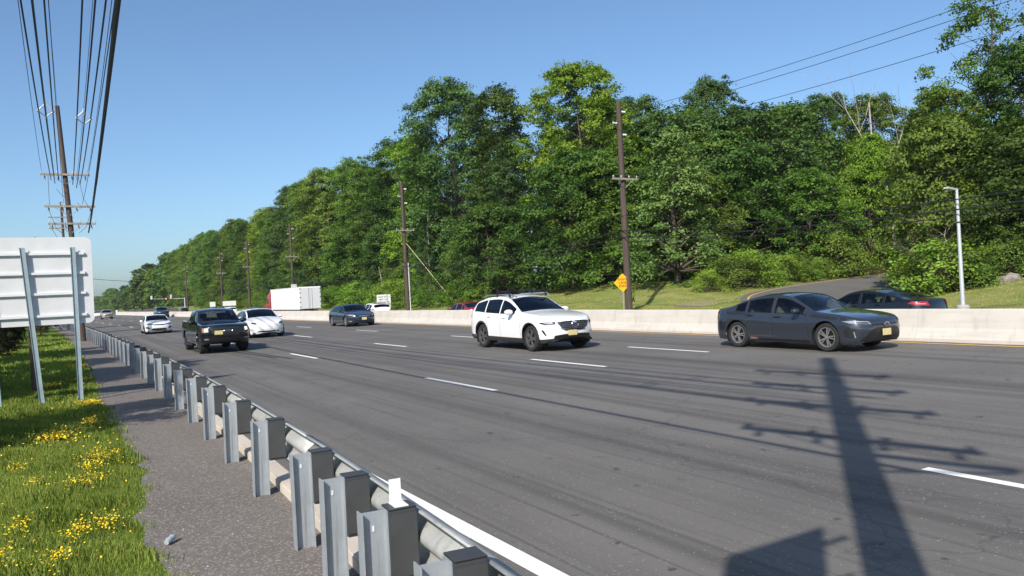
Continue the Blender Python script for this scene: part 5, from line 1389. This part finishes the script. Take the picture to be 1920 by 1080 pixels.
bare_tree('dead_tree', 7, 35.6, 92.5, 7.5, 'deadwood', 'short pale dead trunk above the white trailer', .3, .2, .14)
for i, (x, y, h, mat, lab) in enumerate([(45.2, 27.2, 4.8, 'drybrush', 'tangle of dry brown branches above the black sedan'), (46.4, 26.6, 5.2, 'deadwood', 'bare grey twiggy sapling beside the dry brown tangle')]):
    bare_tree('dead_brush', 20+i, x, y, h, mat, lab, 1.8, .95, .07)
# ---- verge trees left of the camera
for (pt, x, y, h, mat, lab, wd) in [
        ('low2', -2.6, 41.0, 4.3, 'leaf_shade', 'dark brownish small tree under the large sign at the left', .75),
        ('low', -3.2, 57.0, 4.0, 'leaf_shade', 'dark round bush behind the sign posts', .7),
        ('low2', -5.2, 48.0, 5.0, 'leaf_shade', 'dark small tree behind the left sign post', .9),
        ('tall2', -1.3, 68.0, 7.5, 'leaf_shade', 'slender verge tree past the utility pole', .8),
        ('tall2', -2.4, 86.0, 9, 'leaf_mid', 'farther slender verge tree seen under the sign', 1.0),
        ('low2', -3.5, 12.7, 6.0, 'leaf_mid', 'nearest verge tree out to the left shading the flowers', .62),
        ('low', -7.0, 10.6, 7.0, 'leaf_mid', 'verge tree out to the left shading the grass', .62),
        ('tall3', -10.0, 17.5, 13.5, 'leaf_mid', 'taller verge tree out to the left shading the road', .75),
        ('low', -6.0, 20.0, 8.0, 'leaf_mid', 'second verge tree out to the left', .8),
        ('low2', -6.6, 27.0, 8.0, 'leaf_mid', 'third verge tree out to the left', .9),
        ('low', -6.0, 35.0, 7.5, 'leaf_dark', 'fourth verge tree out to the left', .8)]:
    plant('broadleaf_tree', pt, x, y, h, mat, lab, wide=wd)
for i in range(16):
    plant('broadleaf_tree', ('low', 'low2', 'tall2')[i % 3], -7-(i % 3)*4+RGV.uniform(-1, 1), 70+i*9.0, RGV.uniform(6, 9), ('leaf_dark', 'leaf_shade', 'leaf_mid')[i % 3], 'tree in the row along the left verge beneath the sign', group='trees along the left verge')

# ---- grass and flowers on the near verge
rs = np.random.RandomState(9)
def blades(name, n, xr, yr, hmin, hmax, wmul, mat, keepf=None, seed=1, lay=.5):
    r_ = np.random.RandomState(seed); x = r_.uniform(*xr, n); y = yr[0]+(yr[1]-yr[0])*r_.random(n)**1.0
    if keepf is not None:
        k = keepf(x, y, r_); x, y = x[k], y[k]
    n = len(x); z = terrain(x, y)-.01
    clump = .6+.5*np.sin(x*3.1+np.sin(y*1.7)*2)*np.sin(y*2.3+1)+.3*np.sin(x*9+y*7)
    h = r_.uniform(hmin, hmax, n)*np.clip(clump, .45, 1.4); a = r_.uniform(0, 6.28, n); w = h*wmul*r_.uniform(.7, 1.3, n)
    ln = h*r_.uniform(.15, 1.0, n)*lay; la = r_.uniform(0, 6.28, n)
    dx, dy = np.cos(a)*w/2, np.sin(a)*w/2; tx, ty = np.cos(la)*ln, np.sin(la)*ln
    V = np.stack([np.stack([x-dx, y-dy, z], 1), np.stack([x+dx, y+dy, z], 1), np.stack([x+tx*.4+dx*.7, y+ty*.4+dy*.7, z+h*.6], 1), np.stack([x+tx, y+ty, z+h], 1), np.stack([x+tx*.4-dx*.7, y+ty*.4-dy*.7, z+h*.6], 1)], 1)
    me = bpy.data.meshes.new(name); nv = 5*n
    me.vertices.add(nv); me.vertices.foreach_set('co', V.astype(np.float32).ravel())
    me.loops.add(nv); me.loops.foreach_set('vertex_index', np.arange(nv, dtype=np.int32))
    me.polygons.add(n); me.polygons.foreach_set('loop_start', np.arange(0, nv, 5, dtype=np.int32)); me.polygons.foreach_set('loop_total', np.full(n, 5, dtype=np.int32))
    me.update(calc_edges=True)
    at = me.attributes.new('tone', 'FLOAT', 'POINT'); tn = np.clip(.5+.35*np.sin(x*2.2+y*.9)*np.sin(y*1.3-x)+r_.normal(size=n)*.25, 0, 1)
    at.data.foreach_set('value', np.repeat(tn, 5).astype(np.float32)); me.materials.append(mat)
    return link(bpy.data.objects.new(name, me))
def left_of_path(x, y, r_):
    e = np.array([float(pl(v)) for v in y]) if len(y) < 1 else pl(y)+wobf(np.clip(y, -6, 139))*np.minimum(1, 8/np.maximum(y, 4)+.3)+off(y)
    return (x < e+r_.normal(size=len(x))*.08) & (x > -.07*y-1.1)
tag(blades('grass', 150000, (-2.4, 1.1), (4.2, 13), .045, .12, .11, M['grass'], left_of_path, 1), 'lush green grass of the near verge', 'grass', kind='stuff')
tag(blades('grass', 90000, (-3.4, 1.1), (13, 26), .06, .14, .2, M['grass'], left_of_path, 2), 'green grass round the sign posts', 'grass', kind='stuff')
tag(blades('grass', 60000, (-7, 1.0), (26, 75), .07, .16, .5, M['grass'], left_of_path, 3), 'green grass of the verge in the distance', 'grass', kind='stuff')
tag(blades('grass', 2600, (.55, 1.35), (6.3, 20), .02, .06, .25, M['grass'], lambda x, y, r_: r_.random(len(x)) < .15+.85*(np.abs(y-9.8) < .7), 4), 'sparse weeds sprouting on the footpath', 'grass', kind='stuff')
M['drygrass'] = leafmat('dry straw blades', (.16, .125, .055), (.27, .21, .10), .2)
tag(blades('dry_grass', 16000, (-2.4, 1.1), (4.2, 20), .04, .11, .10, M['drygrass'], left_of_path, 14), 'dry straw mixed into the verge grass', 'grass', kind='stuff')
M['bankgrass'] = leafmat('mown bank grass', (.15, .18, .05), (.27, .27, .11), .3)
def onbank(x, y, r_):
    d = np.full(x.shape, 1e9)
    for (cx, cy) in RC[::2]: d = np.minimum(d, np.hypot(x-cx, y-cy))
    return (d > 3.9)
tag(blades('grass', 110000, (31.0, 46), (12, 66), .03, .075, .8, M['bankgrass'], onbank, 5), 'short olive grass of the far bank', 'grass', kind='stuff')
# yellow flower drifts
fc = [(-.14, 13.5, .45, .7), (.36, 14.8, .18, .5), (.18, 9.8, .30, .45), (-.40, 8.1, .16, .35), (.05, 7.6, .22, .40), (.28, 7.7, .22, .40), (.45, 30, .5, .6), (-.35, 22.9, .4, .5), (.40, 17.7, .35, .6), (-.55, 11.1, .12, .3), (-.33, 10.1, .12, .3), (.38, 11.3, .28, .7), (.25, 10.6, .2, .4), (-.5, 7.3, .2, .4), (-.1, 6.9, .2, .3), (.45, 24, .3, .4)]
V = []; Fc = []
for (cx, cy, sx, sy) in fc:
    n = int(330*sx*sy/.2)+40; n = min(n, 420)
    for _ in range(n):
        sp_ = .34 if rs.random() < .8 else .9; x, y = cx+rs.normal()*sx*sp_, cy+rs.normal()*sy*sp_
        if x > float(pl(y))+float(off(y)) + .02: continue
        z = float(0.0)+rs.uniform(.07, .15); r_ = rs.uniform(.005, .010)*(1 if y < 12 else 1.7); t1, t2 = rs.normal()*.4, rs.normal()*.4; a0 = rs.uniform(0, 6)
        b0 = len(V)
        for q in range(5):
            a = a0+q*1.2566; V.append((x+r_*math.cos(a), y+r_*math.sin(a), z+r_*(t1*math.cos(a)+t2*math.sin(a))))
        Fc.append(tuple(range(b0, b0+5)))
o = mesh_obj('yellow_flowers', V, Fc, M['petal']); tag(o, 'drifts of small yellow wildflowers in the verge grass', 'flowers', kind='stuff')

# loose grit and pebbles on the footpath
V = []; Fc = []
for i in range(1500):
    y = rs.uniform(4.5, 22); a_ = float(pl(y))+float(off(y)); b_ = float(postx(y))+.25
    x = a_+abs(rs.normal())*.12 if i % 2 else (b_-abs(rs.normal())*.10 if i % 4 else rs.uniform(a_, b_)); r_ = rs.uniform(.003, .009); b0 = len(V)
    if i % 60 == 0: r_ = .014
    for d_ in ((1, 0, 0), (0, 1, 0), (-1, 0, 0), (0, -1, 0), (0, 0, 1)): V.append((x+d_[0]*r_*rs.uniform(.7, 1.3), y+d_[1]*r_*rs.uniform(.7, 1.3), .021+d_[2]*r_*.9))
    Fc += [(b0, b0+1, b0+4), (b0+1, b0+2, b0+4), (b0+2, b0+3, b0+4), (b0+3, b0, b0+4)]
M['pebble'] = plain('pale grit', (.24, .215, .19), .9, var=.4, scale=30)
tag(mesh_obj('gravel', V, Fc, M['pebble']), 'loose grit scattered over the footpath', 'gravel', kind='stuff')

# ------------------------------------------------------------------ summer haze: even air round everything
hz = MB(); hz.box((0, 860, 15.0), (3200, 2500, 34.0))
ho = hz.build('haze', None, None); tag(ho, kind='stuff')
hm = bpy.data.materials.new('summer haze'); hm.use_nodes = True; ht = hm.node_tree; ht.nodes.clear()
hv = ht.nodes.new('ShaderNodeVolumePrincipled'); hv.inputs['Color'].default_value = (.80, .88, 1.0, 1); hv.inputs['Density'].default_value = .00013; hv.inputs['Anisotropy'].default_value = .1
hout = ht.nodes.new('ShaderNodeOutputMaterial'); ht.links.new(hv.outputs[0], hout.inputs['Volume']); ho.data.materials.append(hm)
